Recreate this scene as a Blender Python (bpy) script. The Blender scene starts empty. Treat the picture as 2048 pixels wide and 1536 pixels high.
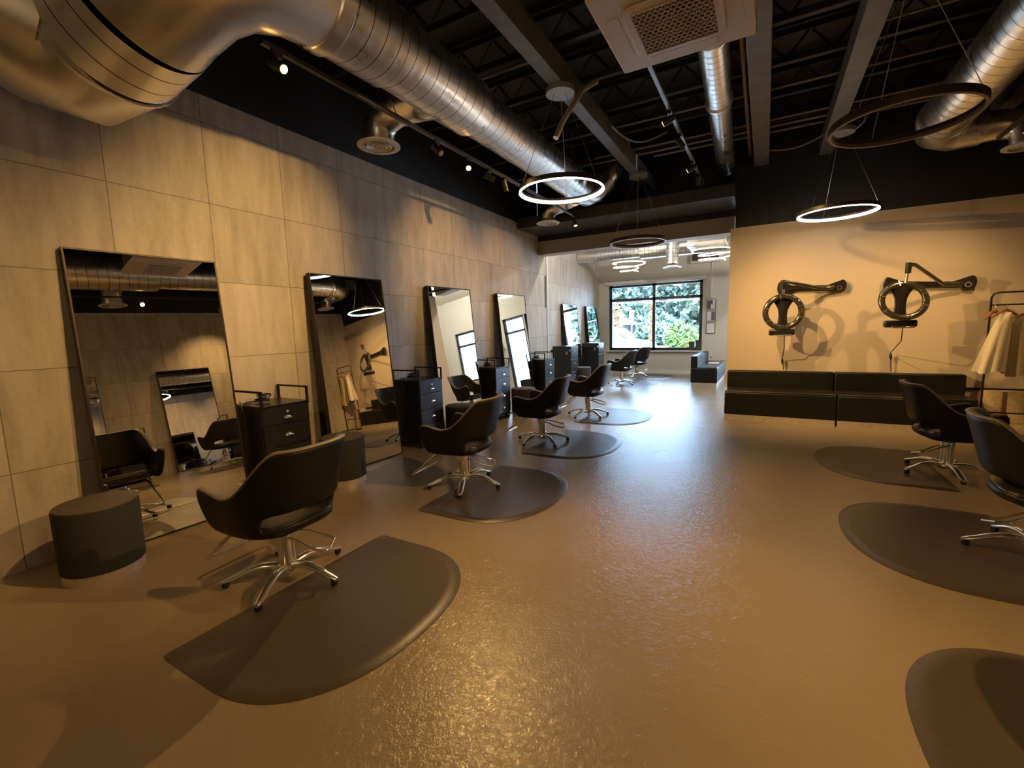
import bpy, bmesh, math, random
from math import pi, sin, cos, radians as R_
from mathutils import Vector, Matrix
random.seed(7)
SC = bpy.context.scene
COL = SC.collection

# ------------------------------------------------------------------ materials
def mat(name, base=(.5, .5, .5), rough=.5, metal=0., **k):
    m = bpy.data.materials.new(name); m.use_nodes = True
    b = m.node_tree.nodes['Principled BSDF']
    b.inputs['Base Color'].default_value = (*base, 1)
    b.inputs['Roughness'].default_value = rough
    b.inputs['Metallic'].default_value = metal
    if 'spec' in k: b.inputs['Specular IOR Level'].default_value = k['spec']
    if 'emit' in k:
        b.inputs['Emission Color'].default_value = (*k['emit'], 1)
        b.inputs['Emission Strength'].default_value = k.get('es', 1)
    if 'coat' in k: b.inputs['Coat Weight'].default_value = k['coat']; b.inputs['Coat Roughness'].default_value = k.get('coatr', .1)
    nt = m.node_tree
    if 'noise' in k:      # (scale, amount) brightness variation, bump strength
        sc, am, bs = k['noise']
        tc = nt.nodes.new('ShaderNodeTexCoord'); n = nt.nodes.new('ShaderNodeTexNoise')
        n.inputs['Scale'].default_value = sc; n.inputs['Detail'].default_value = 5
        nt.links.new(tc.outputs['Object'], n.inputs['Vector'])
        cr = nt.nodes.new('ShaderNodeValToRGB')
        cr.color_ramp.elements[0].position = .3; cr.color_ramp.elements[1].position = .7
        cr.color_ramp.elements[0].color = (*[c * (1 - am) for c in base], 1)
        cr.color_ramp.elements[1].color = (*[min(1, c * (1 + am)) for c in base], 1)
        nt.links.new(n.outputs['Fac'], cr.inputs['Fac']); nt.links.new(cr.outputs['Color'], b.inputs['Base Color'])
        if bs:
            bp = nt.nodes.new('ShaderNodeBump'); bp.inputs['Strength'].default_value = bs; bp.inputs['Distance'].default_value = .01
            nt.links.new(n.outputs['Fac'], bp.inputs['Height']); nt.links.new(bp.outputs['Normal'], b.inputs['Normal'])
    return m

def M(nt, op, a, b=None, c=None):
    n = nt.nodes.new('ShaderNodeMath'); n.operation = op
    for i, v in enumerate((a, b, c)):
        if v is None: continue
        if isinstance(v, (int, float)): n.inputs[i].default_value = v
        else: nt.links.new(v, n.inputs[i])
    return n.outputs[0]

def tile_mat(name, ty0, ts, tz0, tz, c1, c2):
    m = bpy.data.materials.new(name); m.use_nodes = True; nt = m.node_tree; b = nt.nodes['Principled BSDF']
    tc = nt.nodes.new('ShaderNodeTexCoord'); sp = nt.nodes.new('ShaderNodeSeparateXYZ'); nt.links.new(tc.outputs['Object'], sp.inputs[0])
    u = M(nt, 'DIVIDE', M(nt, 'SUBTRACT', sp.outputs['Y'], ty0), ts); v = M(nt, 'DIVIDE', M(nt, 'SUBTRACT', sp.outputs['Z'], tz0), tz)
    def line(x):
        f = M(nt, 'FRACT', x); return M(nt, 'LESS_THAN', M(nt, 'MINIMUM', f, M(nt, 'SUBTRACT', 1, f)), .0042)
    g = M(nt, 'MAXIMUM', line(u), line(v))
    cmb = nt.nodes.new('ShaderNodeCombineXYZ'); nt.links.new(M(nt, 'FLOOR', u), cmb.inputs[0]); nt.links.new(M(nt, 'FLOOR', v), cmb.inputs[1])
    wn = nt.nodes.new('ShaderNodeTexWhiteNoise'); nt.links.new(cmb.outputs[0], wn.inputs['Vector'])
    mp = nt.nodes.new('ShaderNodeMapping'); mp.inputs['Scale'].default_value = (1, 5, .9); nt.links.new(tc.outputs['Object'], mp.inputs[0])
    off = nt.nodes.new('ShaderNodeVectorMath'); off.operation = 'MULTIPLY_ADD'; nt.links.new(wn.outputs['Color'], off.inputs[0])
    off.inputs[1].default_value = (8, 8, 8); nt.links.new(mp.outputs[0], off.inputs[2])
    ns = nt.nodes.new('ShaderNodeTexNoise'); ns.inputs['Scale'].default_value = 1.6; ns.inputs['Detail'].default_value = 7; ns.inputs['Roughness'].default_value = .62
    nt.links.new(off.outputs[0], ns.inputs['Vector'])
    n2 = nt.nodes.new('ShaderNodeTexNoise'); n2.inputs['Scale'].default_value = 34; n2.inputs['Detail'].default_value = 4; nt.links.new(tc.outputs['Object'], n2.inputs['Vector'])
    f = M(nt, 'ADD', M(nt, 'MULTIPLY', ns.outputs['Fac'], .75), M(nt, 'ADD', M(nt, 'MULTIPLY', n2.outputs['Fac'], .16), M(nt, 'MULTIPLY', wn.outputs['Value'], .12)))
    cr = nt.nodes.new('ShaderNodeValToRGB'); cr.color_ramp.elements[0].position = .34; cr.color_ramp.elements[1].position = .72
    cr.color_ramp.elements[0].color = (*c1, 1); cr.color_ramp.elements[1].color = (*c2, 1); nt.links.new(f, cr.inputs[0])
    mx = nt.nodes.new('ShaderNodeMixRGB'); nt.links.new(g, mx.inputs[0]); nt.links.new(cr.outputs[0], mx.inputs[1]); mx.inputs[2].default_value = (c1[0] * .45, c1[1] * .43, c1[2] * .4, 1)
    nt.links.new(mx.outputs[0], b.inputs['Base Color']); b.inputs['Roughness'].default_value = .55
    bp = nt.nodes.new('ShaderNodeBump'); bp.inputs['Strength'].default_value = .3; bp.inputs['Distance'].default_value = .004; bp.invert = True
    nt.links.new(g, bp.inputs['Height']); nt.links.new(bp.outputs[0], b.inputs['Normal'])
    return m

def floor_mat():
    m = bpy.data.materials.new('sealed_concrete'); m.use_nodes = True; nt = m.node_tree; b = nt.nodes['Principled BSDF']
    tc = nt.nodes.new('ShaderNodeTexCoord')
    def noise(s, d=5, r=.55, dist=0):
        n = nt.nodes.new('ShaderNodeTexNoise'); n.inputs['Scale'].default_value = s; n.inputs['Detail'].default_value = d
        n.inputs['Roughness'].default_value = r; n.inputs['Distortion'].default_value = dist
        nt.links.new(tc.outputs['Object'], n.inputs['Vector']); return n.outputs['Fac']
    a = noise(.7, 6, .6, .6); c = noise(7, 5, .6, 1.2); d = noise(34, 4, .6, 1.6); e = noise(130, 2)
    cr = nt.nodes.new('ShaderNodeValToRGB'); cr.color_ramp.elements[0].position = .32; cr.color_ramp.elements[1].position = .7
    cr.color_ramp.elements[0].color = (.275, .205, .125, 1); cr.color_ramp.elements[1].color = (.33, .25, .158, 1)
    nt.links.new(M(nt, 'ADD', M(nt, 'MULTIPLY', a, .75), M(nt, 'MULTIPLY', c, .25)), cr.inputs[0]); nt.links.new(cr.outputs[0], b.inputs['Base Color'])
    nt.links.new(M(nt, 'ADD', .15, M(nt, 'MULTIPLY', a, .12)), b.inputs['Roughness'])
    b.inputs['Specular IOR Level'].default_value = .45
    h = M(nt, 'ADD', M(nt, 'MULTIPLY', c, .30), M(nt, 'ADD', M(nt, 'MULTIPLY', d, .42), M(nt, 'MULTIPLY', e, .10)))
    bp = nt.nodes.new('ShaderNodeBump'); bp.inputs['Strength'].default_value = .5; bp.inputs['Distance'].default_value = .012
    nt.links.new(h, bp.inputs['Height']); nt.links.new(bp.outputs[0], b.inputs['Normal'])
    return m

def duct_mat(name, spiral=True, pitch=.13, base=(.80, .78, .74)):
    m = bpy.data.materials.new(name); m.use_nodes = True; nt = m.node_tree; b = nt.nodes['Principled BSDF']
    b.inputs['Metallic'].default_value = 1; tc = nt.nodes.new('ShaderNodeTexCoord')
    ns = nt.nodes.new('ShaderNodeTexNoise'); ns.inputs['Scale'].default_value = 6; ns.inputs['Detail'].default_value = 6; nt.links.new(tc.outputs['Object'], ns.inputs['Vector'])
    nt.links.new(M(nt, 'ADD', .2, M(nt, 'MULTIPLY', ns.outputs['Fac'], .2)), b.inputs['Roughness'])
    mx = nt.nodes.new('ShaderNodeMixRGB'); mx.inputs[1].default_value = (*base, 1); mx.inputs[2].default_value = (.1, .09, .08, 1)
    if spiral:
        sp = nt.nodes.new('ShaderNodeSeparateXYZ'); nt.links.new(tc.outputs['UV'], sp.inputs[0])
        f = M(nt, 'FRACT', M(nt, 'ADD', M(nt, 'DIVIDE', sp.outputs['Y'], pitch), sp.outputs['X']))
        g = M(nt, 'LESS_THAN', f, .055); nt.links.new(g, mx.inputs[0])
        s = M(nt, 'SINE', M(nt, 'MULTIPLY', f, 2 * pi))
        bp = nt.nodes.new('ShaderNodeBump'); bp.inputs['Strength'].default_value = .5; bp.inputs['Distance'].default_value = .006
        nt.links.new(M(nt, 'ADD', g, M(nt, 'MULTIPLY', s, .15)), bp.inputs['Height']); nt.links.new(bp.outputs[0], b.inputs['Normal'])
    else: mx.inputs[0].default_value = 0
    nt.links.new(mx.outputs[0], b.inputs['Base Color'])
    return m

def glass_mat(name='window_glass', tint=(1, 1, 1)):
    m = bpy.data.materials.new(name); m.use_nodes = True; nt = m.node_tree; nt.nodes.clear()
    o = nt.nodes.new('ShaderNodeOutputMaterial'); t = nt.nodes.new('ShaderNodeBsdfTransparent'); t.inputs[0].default_value = (*tint, 1)
    g = nt.nodes.new('ShaderNodeBsdfGlossy'); g.inputs['Roughness'].default_value = .02
    fr = nt.nodes.new('ShaderNodeFresnel'); fr.inputs[0].default_value = 1.45
    mx = nt.nodes.new('ShaderNodeMixShader'); nt.links.new(fr.outputs[0], mx.inputs[0]); nt.links.new(t.outputs[0], mx.inputs[1]); nt.links.new(g.outputs[0], mx.inputs[2])
    nt.links.new(mx.outputs[0], o.inputs[0]); return m

def leaf_mat(name, c1, c2):
    m = bpy.data.materials.new(name); m.use_nodes = True; nt = m.node_tree; b = nt.nodes['Principled BSDF']
    g = nt.nodes.new('ShaderNodeNewGeometry'); cr = nt.nodes.new('ShaderNodeValToRGB')
    cr.color_ramp.elements[0].color = (*c1, 1); cr.color_ramp.elements[1].color = (*c2, 1)
    nt.links.new(g.outputs['Random Per Island'], cr.inputs[0]); nt.links.new(cr.outputs[0], b.inputs['Base Color']); b.inputs['Roughness'].default_value = .5
    return m

MT = dict(
    floor=floor_mat(),
    tile=tile_mat('stone_wall_tile', 1.501, .6806, 2.577, .6475, (.35, .30, .235), (.60, .53, .44)),
    plaster=mat('warm_plaster', (.56, .475, .37), .7, noise=(1.2, .04, .03)),
    plaster2=mat('far_plaster', (.60, .57, .50), .7, noise=(1.0, .03, .0)),
    black=mat('black_ceiling_paint', (.010, .0095, .011), .6, noise=(3, .3, .1)),
    beam=mat('dark_painted_beam', (.05, .048, .047), .5, noise=(6, .25, .05)),
    beamc=mat('grey_painted_beam', (.13, .13, .135), .5, noise=(6, .2, .05)),
    soffit=mat('soffit_paint', (.42, .36, .29), .6),
    leather=mat('black_leather', (.008, .0078, .0085), .42, noise=(90, .2, .12), spec=.27),
    piping=mat('seat_leather', (.02, .018, .018), .26, noise=(90, .2, .08)),
    edge_highlight=mat('leather_edge_highlight', (.17, .14, .11), .42, spec=.7),  # light on the shell's top edge, painted as paler leather
    chrome=mat('polished_chrome', (.9, .87, .82), .17, .93),
    brushed=mat('brushed_steel', (.78, .70, .60), .42, .8, noise=(20, .1, .05)),
    glide=mat('rubber_glide', (.01, .01, .01), .5),
    matr=mat('rubber_floor_mat', (.072, .055, .039), .36, noise=(60, .1, .08), spec=.4),
    cart=mat('black_laminate', (.012, .012, .013), .3, noise=(30, .2, .03)),
    bmetal=mat('black_metal', (.02, .017, .016), .35, .6),
    dgap=mat('drawer_shadow_gap', (.003, .003, .003), .8),
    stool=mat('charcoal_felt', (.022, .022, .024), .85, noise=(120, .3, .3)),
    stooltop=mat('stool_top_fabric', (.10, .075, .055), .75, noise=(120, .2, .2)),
    mirror=mat('mirror_glass', (.86, .85, .80), .0, 1.),
    frame=mat('dark_bronze_frame', (.035, .026, .020), .35, .7),
    duct=duct_mat('spiral_galvanised_steel'), ductp=duct_mat('plain_galvanised_steel', False),
    ductf=duct_mat('small_spiral_galvanised_steel', True, .1),
    white=mat('off_white_plastic', (.72, .66, .58), .4),
    whitem=mat('white_enamel', (.70, .64, .56), .35),
    grille=mat('grille_back', (.06, .045, .035), .7),
    led=mat('led_diffuser_lit', (1, .97, .9), .4, emit=(1, .93, .84), es=11),
    ledw=mat('led_diffuser_warm', (1, .95, .85), .4, emit=(1, .82, .55), es=4.5),
    ledoff=mat('led_diffuser_unlit', (.55, .48, .40), .4),
    ledoff2=mat('led_diffuser_brown', (.17, .14, .115), .4),
    ringb=mat('ring_housing', (.035, .026, .022), .4, .3),
    lens=mat('spot_lens_lit', (1, .8, .4), .3, emit=(1, .50, .12), es=9),
    lensoff=mat('spot_lens_dim', (.6, .5, .4), .2, .5),
    spotb=mat('spot_housing', (.012, .012, .012), .4),
    cable=mat('black_cable', (.01, .01, .01), .4),
    wire=mat('steel_wire', (.5, .47, .42), .3, 1.),
    canopy=mat('canopy_plate', (.30, .30, .31), .4, .2),
    conduit=mat('grey_conduit', (.2, .19, .18), .4, .5),
    tan=mat('tan_pipe', (.42, .33, .24), .5),
    dryer=mat('smoked_black_plastic', (.014, .013, .013), .22, spec=.5),
    dglass=mat('smoky_chrome', (.24, .21, .16), .12, .9),
    wood=mat('hanger_wood', (.32, .13, .04), .4, noise=(20, .3, .1)),
    cloth=mat('cream_cloth', (.72, .64, .50), .85, noise=(70, .06, .25)),
    cloth2=mat('olive_cloth', (.20, .165, .10), .85, noise=(40, .2, .3)),
    cloth3=mat('tan_cloth', (.50, .38, .22), .85, noise=(40, .2, .3)),
    aframe=mat('window_frame_metal', (.03, .035, .045), .4, .3),
    glass=glass_mat(),
    sill=mat('white_sill', (.75, .74, .70), .4),
    paper=mat('white_paper', (.8, .8, .8), .6), ink=mat('dark_print', (.12, .12, .13), .6), ink2=mat('grey_print', (.4, .4, .42), .6),
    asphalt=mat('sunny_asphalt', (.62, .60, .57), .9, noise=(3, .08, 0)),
    car=mat('white_car_paint', (.85, .85, .85), .25, coat=.6), carg=mat('car_glass', (.05, .08, .1), .1), tyre=mat('tyre', (.03, .03, .03), .7),
    lamp=mat('headlamp', (.5, .65, .8), .2), brick=mat('red_brick', (.14, .065, .045), .85, noise=(8, .25, .2)),
    roof=mat('pale_roof', (.16, .12, .10), .8), housew=mat('pale_house_wall', (.07, .075, .08), .8),
    bark=mat('bark', (.18, .14, .11), .9), pole=mat('grey_pole', (.12, .14, .16), .5),
    l1=leaf_mat('tree_leaves', (.014, .045, .032), (.08, .14, .11)), l2=leaf_mat('hedge_leaves', (.025, .07, .012), (.10, .17, .035)),
    l3=leaf_mat('yellow_leaves', (.12, .14, .01), (.32, .30, .03)), l4=leaf_mat('orange_leaves', (.12, .05, .015), (.24, .12, .045)),
    l5=leaf_mat('pale_leaves', (.02, .045, .025), (.10, .125, .09)),
    shade=mat('roller_shade', (.7, .66, .6), .6), box=mat('dark_box', (.03, .035, .03), .6), rag=mat('white_cloth', (.75, .75, .75), .8),
)

# ------------------------------------------------------------------ geometry helpers
def nb(): return bmesh.new()
def lerp(a, b, t): return a + (b - a) * t
def box(bm, x0, x1, y0, y1, z0, z1):
    v = [bm.verts.new(p) for p in ((x0, y0, z0), (x1, y0, z0), (x1, y1, z0), (x0, y1, z0), (x0, y0, z1), (x1, y0, z1), (x1, y1, z1), (x0, y1, z1))]
    for f in ((3, 2, 1, 0), (4, 5, 6, 7), (0, 1, 5, 4), (1, 2, 6, 5), (2, 3, 7, 6), (3, 0, 4, 7)): bm.faces.new([v[i] for i in f])
    return bm
def tube(bm, pts, r, n=10, closed=False, caps=True, uv=False):
    P = [Vector(p) for p in pts]; N = len(P); rs = r if isinstance(r, (list, tuple)) else [r] * N
    T = []
    for i in range(N):
        a = P[(i - 1) % N] if (closed or i > 0) else P[i]; b = P[(i + 1) % N] if (closed or i < N - 1) else P[i]
        d = b - a; T.append(d.normalized() if d.length > 1e-9 else Vector((0, 0, 1)))
    up = Vector((0, 0, 1)) if abs(T[0].z) < .9 else Vector((1, 0, 0))
    u = T[0].cross(up).normalized(); rings = []; L = 0; Ls = []
    for i in range(N):
        if i > 0:
            u = (u - T[i] * u.dot(T[i]));
            u = u.normalized() if u.length > 1e-6 else T[i].orthogonal().normalized()
            L += (P[i] - P[i - 1]).length
        Ls.append(L); w = T[i].cross(u)
        rings.append([bm.verts.new(P[i] + (u * cos(2 * pi * k / n) + w * sin(2 * pi * k / n)) * rs[i]) for k in range(n)])
    lay = bm.loops.layers.uv.verify() if uv else None
    for i in range(N if closed else N - 1):
        A, B = rings[i], rings[(i + 1) % N]
        for k in range(n):
            k2 = (k + 1) % n
            f = bm.faces.new((A[k], B[k], B[k2], A[k2]))
            if uv:
                for lp, (uu, vv) in zip(f.loops, ((k / n, Ls[i]), (k / n, Ls[i + 1]), ((k + 1) / n, Ls[i + 1]), ((k + 1) / n, Ls[i]))): lp[lay].uv = (uu, vv)
    if caps and not closed: bm.faces.new(rings[0]); bm.faces.new(rings[-1][::-1])
    return bm
def lathe(bm, prof, n=32, cx=0, cy=0, closed=False, caps=True):
    rings = [[bm.verts.new((cx + r * cos(2 * pi * k / n), cy + r * sin(2 * pi * k / n), z)) for k in range(n)] for r, z in prof]
    m = len(prof)
    for i in range(m if closed else m - 1):
        A, B = rings[i], rings[(i + 1) % m]
        for k in range(n): bm.faces.new((A[k], A[(k + 1) % n], B[(k + 1) % n], B[k]))
    if not closed and caps:
        if prof[0][0] > 1e-5: bm.faces.new(rings[0][::-1])
        if prof[-1][0] > 1e-5: bm.faces.new(rings[-1])
    return bm
def prism(bm, poly, z0, z1):
    a = [bm.verts.new((x, y, z0)) for x, y in poly]; b = [bm.verts.new((x, y, z1)) for x, y in poly]; n = len(poly)
    bm.faces.new(a[::-1]); bm.faces.new(b)
    for i in range(n): bm.faces.new((a[i], a[(i + 1) % n], b[(i + 1) % n], b[i]))
    return bm
def xf(bm, m): bmesh.ops.transform(bm, matrix=m, verts=bm.verts); return bm
def obj(name, bm, m, parent=None, bevel=0, sub=0, solid=0, sharp=35, flat=False):
    me = bpy.data.meshes.new(name)
    if not solid: bmesh.ops.recalc_face_normals(bm, faces=bm.faces)
    bm.to_mesh(me); bm.free()
    me.materials.append(MT[m] if isinstance(m, str) else m)
    if not flat:
        me.polygons.foreach_set('use_smooth', [True] * len(me.polygons)); me.set_sharp_from_angle(angle=R_(sharp))
    o = bpy.data.objects.new(name, me); COL.objects.link(o)
    if parent: o.parent = parent
    if solid: md = o.modifiers.new('s', 'SOLIDIFY'); md.thickness = solid; md.offset = 0
    if bevel: md = o.modifiers.new('b', 'BEVEL'); md.width = bevel; md.segments = 2; md.limit_method = 'ANGLE'; md.angle_limit = R_(40)
    if sub: md = o.modifiers.new('u', 'SUBSURF'); md.levels = sub; md.render_levels = sub
    return o
def thing(name, label, cat, loc=(0, 0, 0), rotz=0, group=None):
    o = bpy.data.objects.new(name, None); COL.objects.link(o); o.location = loc; o.rotation_euler = (0, 0, rotz); o.empty_display_size = .1
    return tag(o, label, cat, group)
def tag(o, label, cat, group=None):
    o['label'] = label; o['category'] = cat
    if group: o['group'] = group
    return o
def struct(name, bm, m, parent=None, **k):
    o = obj(name, bm, m, parent, **k)
    if not parent: o['kind'] = 'structure'
    return o
CH = {}
def dup(root, label, loc=None, rotz=None, group=None):
    def cp(o, par):
        c = o.copy(); COL.objects.link(c); c.parent = par
        for ch in list(o.children): cp(ch, c)
        return c
    c = cp(root, None); c['label'] = label
    if loc is not None: c.location = loc
    if rotz is not None: c.rotation_euler = (0, 0, rotz)
    if group: c['group'] = group
    return c
def wallbox(name, m, *b): return struct(name, box(nb(), *b), m, flat=True)

# ------------------------------------------------------------------ the setting
XW, XR, YB, ZC = -4.112, 3.13, 8.05, 4.45
wallbox('floor', 'floor', -5.2, 5.2, -3.2, 14.3, -.12, 0)
wallbox('wall_left', 'tile', XW - .6, XW, -3.0, 8.86, 0, 3.44)
wallbox('wall_left_upper', 'black', XW - .6, XW - .005, -3.0, 8.5, 3.44, ZC)
wallbox('wall_right', 'tile', XR, XR + .2, -3.0, YB, 0, 3.3)
wallbox('wall_right_upper', 'black', XR + .005, XR + .2, -3.0, YB, 3.3, ZC)
wallbox('wall_rear', 'plaster', XW, XR, -3.2, -3.0, 0, 3.0)
wallbox('wall_rear_upper', 'black', XW, XR, -3.2, -3.005, 3.0, ZC)
wallbox('wall_back', 'plaster', -.53, XR + .2, YB, YB + .4, 0, 2.935)
wallbox('wall_back_upper', 'black', -.47, XR + .2, YB + .006, YB + .4, 2.935, ZC)
wallbox('trim_1', 'soffit', XW, -.50, 8.50, 8.80, 2.955, 3.215)          # beige soffit across the opening
wallbox('trim_2', 'beam', XW, -.47, 7.62, 8.50, 3.32, 3.50)             # black dropped box in front of it
wallbox('wall_soffit_upper', 'black', XW, -.47, 8.50, 8.80, 3.215, ZC)
wallbox('ceiling', 'black', XW - .6, XR + .2, -3.2, 8.8, ZC, ZC + .15)
# far room
wallbox('wall_far_left', 'tile', -4.89, -4.69, 8.86, 14.3, 0, 4.1)
wallbox('ceiling_far', 'plaster2', -4.9, 5.2, 8.8, 14.5, 4.1, 4.25)
wallbox('wall_far_right', 'plaster2', 4.9, 5.1, 8.4, 14.3, 0, 4.1)
wallbox('wall_far_front', 'plaster2', XR + .2, 5.1, 8.2, 8.4, 0, 4.1)
wallbox('trim_3', 'plaster2', -4.14, -4.10, 8.86, 8.93, 0, 3.0)
YF = 14.1
wins = [(-4.36, -1.60, .70, 2.74), (-.75, .35, .02, 2.74), (.40, 1.35, .02, 2.74), (2.1, 4.4, .70, 2.74)]
bm = nb(); xs = -4.9
for (a, b, z0, z1) in wins:
    box(bm, xs, a, YF, YF + .2, 0, 4.1); box(bm, a, b, YF, YF + .2, z1, 4.1)
    if z0 > .1: box(bm, a, b, YF, YF + .2, 0, z0)
    xs = b
box(bm, xs, 5.1, YF, YF + .2, 0, 4.1)
struct('wall_window_side', bm, 'plaster2', flat=True)
def window(n, a, b, z0, z1, mull, trans, door=False):
    f = nb(); w = .085; y0, y1 = YF + .06, YF + .13
    box(f, a, a + w, y0, y1, z0, z1); box(f, b - w, b, y0, y1, z0, z1); box(f, a, b, y0, y1, z1 - w, z1); box(f, a, b, y0, y1, z0, z0 + w)
    for m_ in mull: box(f, m_ - w / 2, m_ + w / 2, y0, y1, z0, z1)
    for t in trans: box(f, a, b, y0, y1, t - w / 2, t + w / 2)
    o = struct(('door_%d' if door else 'window_%d') % n, f, 'aframe', flat=True)
    p = box(nb(), a + .02, b - .02, YF + .092, YF + .098, z0 + .02, z1 - .02); obj('pane', p, 'glass', o, flat=True)
    if not door:
        obj('window_sill', box(nb(), a - .05, b + .05, YF - .09, YF + .06, z0 - .035, z0), 'sill', o, flat=True, bevel=.004)
    else:
        obj('door_handle', tube(nb(), [(b - .12, y0, .9), (b - .12, y0 - .05, .93), (b - .12, y0 - .05, 1.35), (b - .12, y0, 1.38)], .012), 'chrome', o)
    return o
window(1, *wins[0], [-2.98], [2.27]); window(1, *wins[1], [], [2.2], True); window(2, *wins[2], [], [2.2]); window(3, *wins[3], [3.25], [2.2])
struct('baseboard_far', box(nb(), -4.69, 4.9, YF - .015, YF, 0, .1), 'sill', flat=True)
struct('trim_4', box(nb(), XR - .9, XR, YB - .02, YB, .50, .535), 'frame', flat=True)     # thin rail low on the back wall

# ceiling beams, joists and services
def tagged(o, label, cat, group=None): return tag(o, label, cat, group)
for x, w, mt, nm in ((-1.85, .14, 'beamc', 'left'), (-.135, .19, 'beamc', 'middle'), (.66, .17, 'beamc', 'right'), (2.3, .17, 'beamc', 'far')):
    z = 3.8
    struct({'left': 'beam_left', 'middle': 'beam_middle', 'right': 'beam_right', 'far': 'beam_far_right'}[nm], box(nb(), x - w / 2, x + w / 2, -3, 8.5 if x < -.47 else YB, z, z + .22), mt, flat=True, bevel=.006)
bm = nb()
for i in range(15):
    y = -2.6 + i * .76
    if y > 8: break
    box(bm, XW, XR, y - .03, y + .03, 4.10, 4.16); box(bm, XW, XR, y - .03, y + .03, 4.36, 4.42)
    for k in range(18):
        x = XW + .2 + k * .4; tube(bm, [(x, y, 4.14), (x + .2, y, 4.38)], .012, 5); tube(bm, [(x + .2, y, 4.38), (x + .4, y, 4.14)], .012, 5)
o = struct('ceiling_joists', bm, 'black', flat=True)
for i, (y, z, x0, x1, r) in enumerate(((6.15, 4.05, -3.0, 3.1, .014), (7.0, 4.04, -2.4, 3.1, .016), (7.2, 4.03, -3.9, 3.1, .018), (7.45, 4.05, -1.6, 3.1, .02), (5.3, 4.03, .7, 3.1, .012), (4.25, 4.06, -3.9, -1.9, .02))):
    o = obj('conduit_pipe', tube(nb(), [(x0, y, z), (x1, y, z)], r), 'conduit')
    tag(o, ['thin grey conduit crossing the black ceiling above the middle of the room', 'dark conduit crossing the ceiling just behind the second pendant canopy',
            'longest dark conduit crossing the ceiling toward the back wall', 'thickest dark conduit crossing the ceiling, nearest the back wall',
            'short thin conduit crossing the ceiling between right beams', 'short dark conduit between the left wall and the left beam'][i], 'pipe', 'conduits across the ceiling')
o = obj('tan_pipe', tube(nb(), [(-.27, 2.6, 3.97), (-.29, 8.0, 3.97)], .02), 'tan'); tag(o, 'straight beige pipe running along the ceiling beside the small spiral duct', 'pipe')
o = obj('curved_pipe', tube(nb(), [(-1.66, 4.93, 4.05), (-1.70, 4.62, 3.85), (-1.74, 4.42, 3.62), (-1.79, 4.3, 3.45), (-1.83, 4.22, 3.28)], .028), 'tan')
tag(o, 'tan curved strip hanging across the left beam beside the round canopy', 'pipe')
def cord(name, pts, r, m, label, cat='cable', grp=None):
    cu = [Vector(p) for p in pts]; out = []
    for i in range(len(cu) - 1):
        p0, p1, p2, p3 = cu[max(i - 1, 0)], cu[i], cu[i + 1], cu[min(i + 2, len(cu) - 1)]
        for t in range(6):
            t /= 6.; out.append(.5 * ((2 * p1) + (p2 - p0) * t + (2 * p0 - 5 * p1 + 4 * p2 - p3) * t * t + (3 * p1 - p0 - 3 * p2 + p3) * t ** 3))
    out.append(cu[-1]); return tag(obj(name, tube(nb(), out, r, 7), m), label, cat, grp)
cord('ceiling_cable', [(-1.70, 5.6, 3.85), (-1.6, 5.95, 3.8), (-1.45, 6.2, 3.82), (-1.2, 6.4, 3.95)], .012, 'conduit', 'loose grey cable drooping from the left beam')
cord('ceiling_cable', [(-.2, 7.5, 3.86), (.2, 7.45, 3.78), (.5, 7.4, 3.83), (.75, 7.25, 3.95), (.92, 7.1, 4.0), (.96, 7.15, 3.86), (.85, 7.3, 3.8)], .012, 'conduit', 'pale cable curling around the right beam above the lit pendant')

# ------------------------------------------------------------------ round ducts
def duct(name, pts, r, m, par, n=44, caps=True): return obj(name, tube(nb(), pts, r, n, uv=True, caps=caps), m, par, sharp=50)
def band(par, p, d, r, w=.03):
    p = Vector(p); d = Vector(d).normalized()
    return obj('joint_band', tube(nb(), [p - d * w, p - d * w * .8, p + d * w * .8, p + d * w], [r, r + .012, r + .012, r], 44), 'ductp', par)
def diffuser(par, x, y, z, r=.21):
    d = obj('diffuser', lathe(nb(), [(r * .68, z + .05), (r * .7, z + .015), (r, z + .008), (r * 1.0, z - .004), (r * .74, z - .012), (r * .70, z + .02)], 40, x, y, caps=False), 'white', par)
    bm = nb()
    for q in (.56, .38, .2):
        lathe(bm, [(r * q, z - .012), (r * (q - .10), z + .012), (r * (q - .09), z + .018), (r * (q + .02), z - .006)], 36, x, y, closed=True)
    lathe(bm, [(.001, z - .012), (r * .09, z - .012), (r * .1, z + .01), (.001, z + .01)], 24, x, y)
    obj('louvre', bm, 'whitem', d); obj('throat', lathe(nb(), [(r * .69, z + .03), (r * .69, z + .06)], 24, x, y), 'grille', d)
    return d
DX, DZ = -2.6, 3.62
t = thing('spiral_duct', 'large silver spiral duct along the ceiling above the left row of mirrors', 'duct')
duct('duct_section', [(DX, 6.95, DZ), (DX, 3.88, DZ)], .225, 'duct', t)
duct('duct_section', [(DX, 3.84, DZ), (DX, 2.78, DZ)], .262, 'duct', t)
duct('duct_section', [(DX, 2.74, DZ), (DX, 2.2, DZ - .01)], .282, 'duct', t)
band(t, (DX, 3.86, DZ), (0, 1, 0), .248, .035); band(t, (DX, 2.76, DZ), (0, 1, 0), .272, .016); band(t, (DX, 2.2, DZ - .01), (0, 1, 0), .288, .06)
duct('elbow', [(DX, 2.18, DZ - .01), (DX, 1.93, DZ - .03), (DX - .03, 1.70, DZ - .07), (DX - .14, 1.53, DZ - .13), (DX - .32, 1.43, DZ - .22), (DX - .50, 1.395, DZ - .29)], [.285, .30, .33, .355, .37, .375], 'ductp', t)
duct('duct_section', [(DX - .5, 1.395, DZ - .29), (-3.42, 1.355, 3.235)], .378, 'duct', t)
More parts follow.
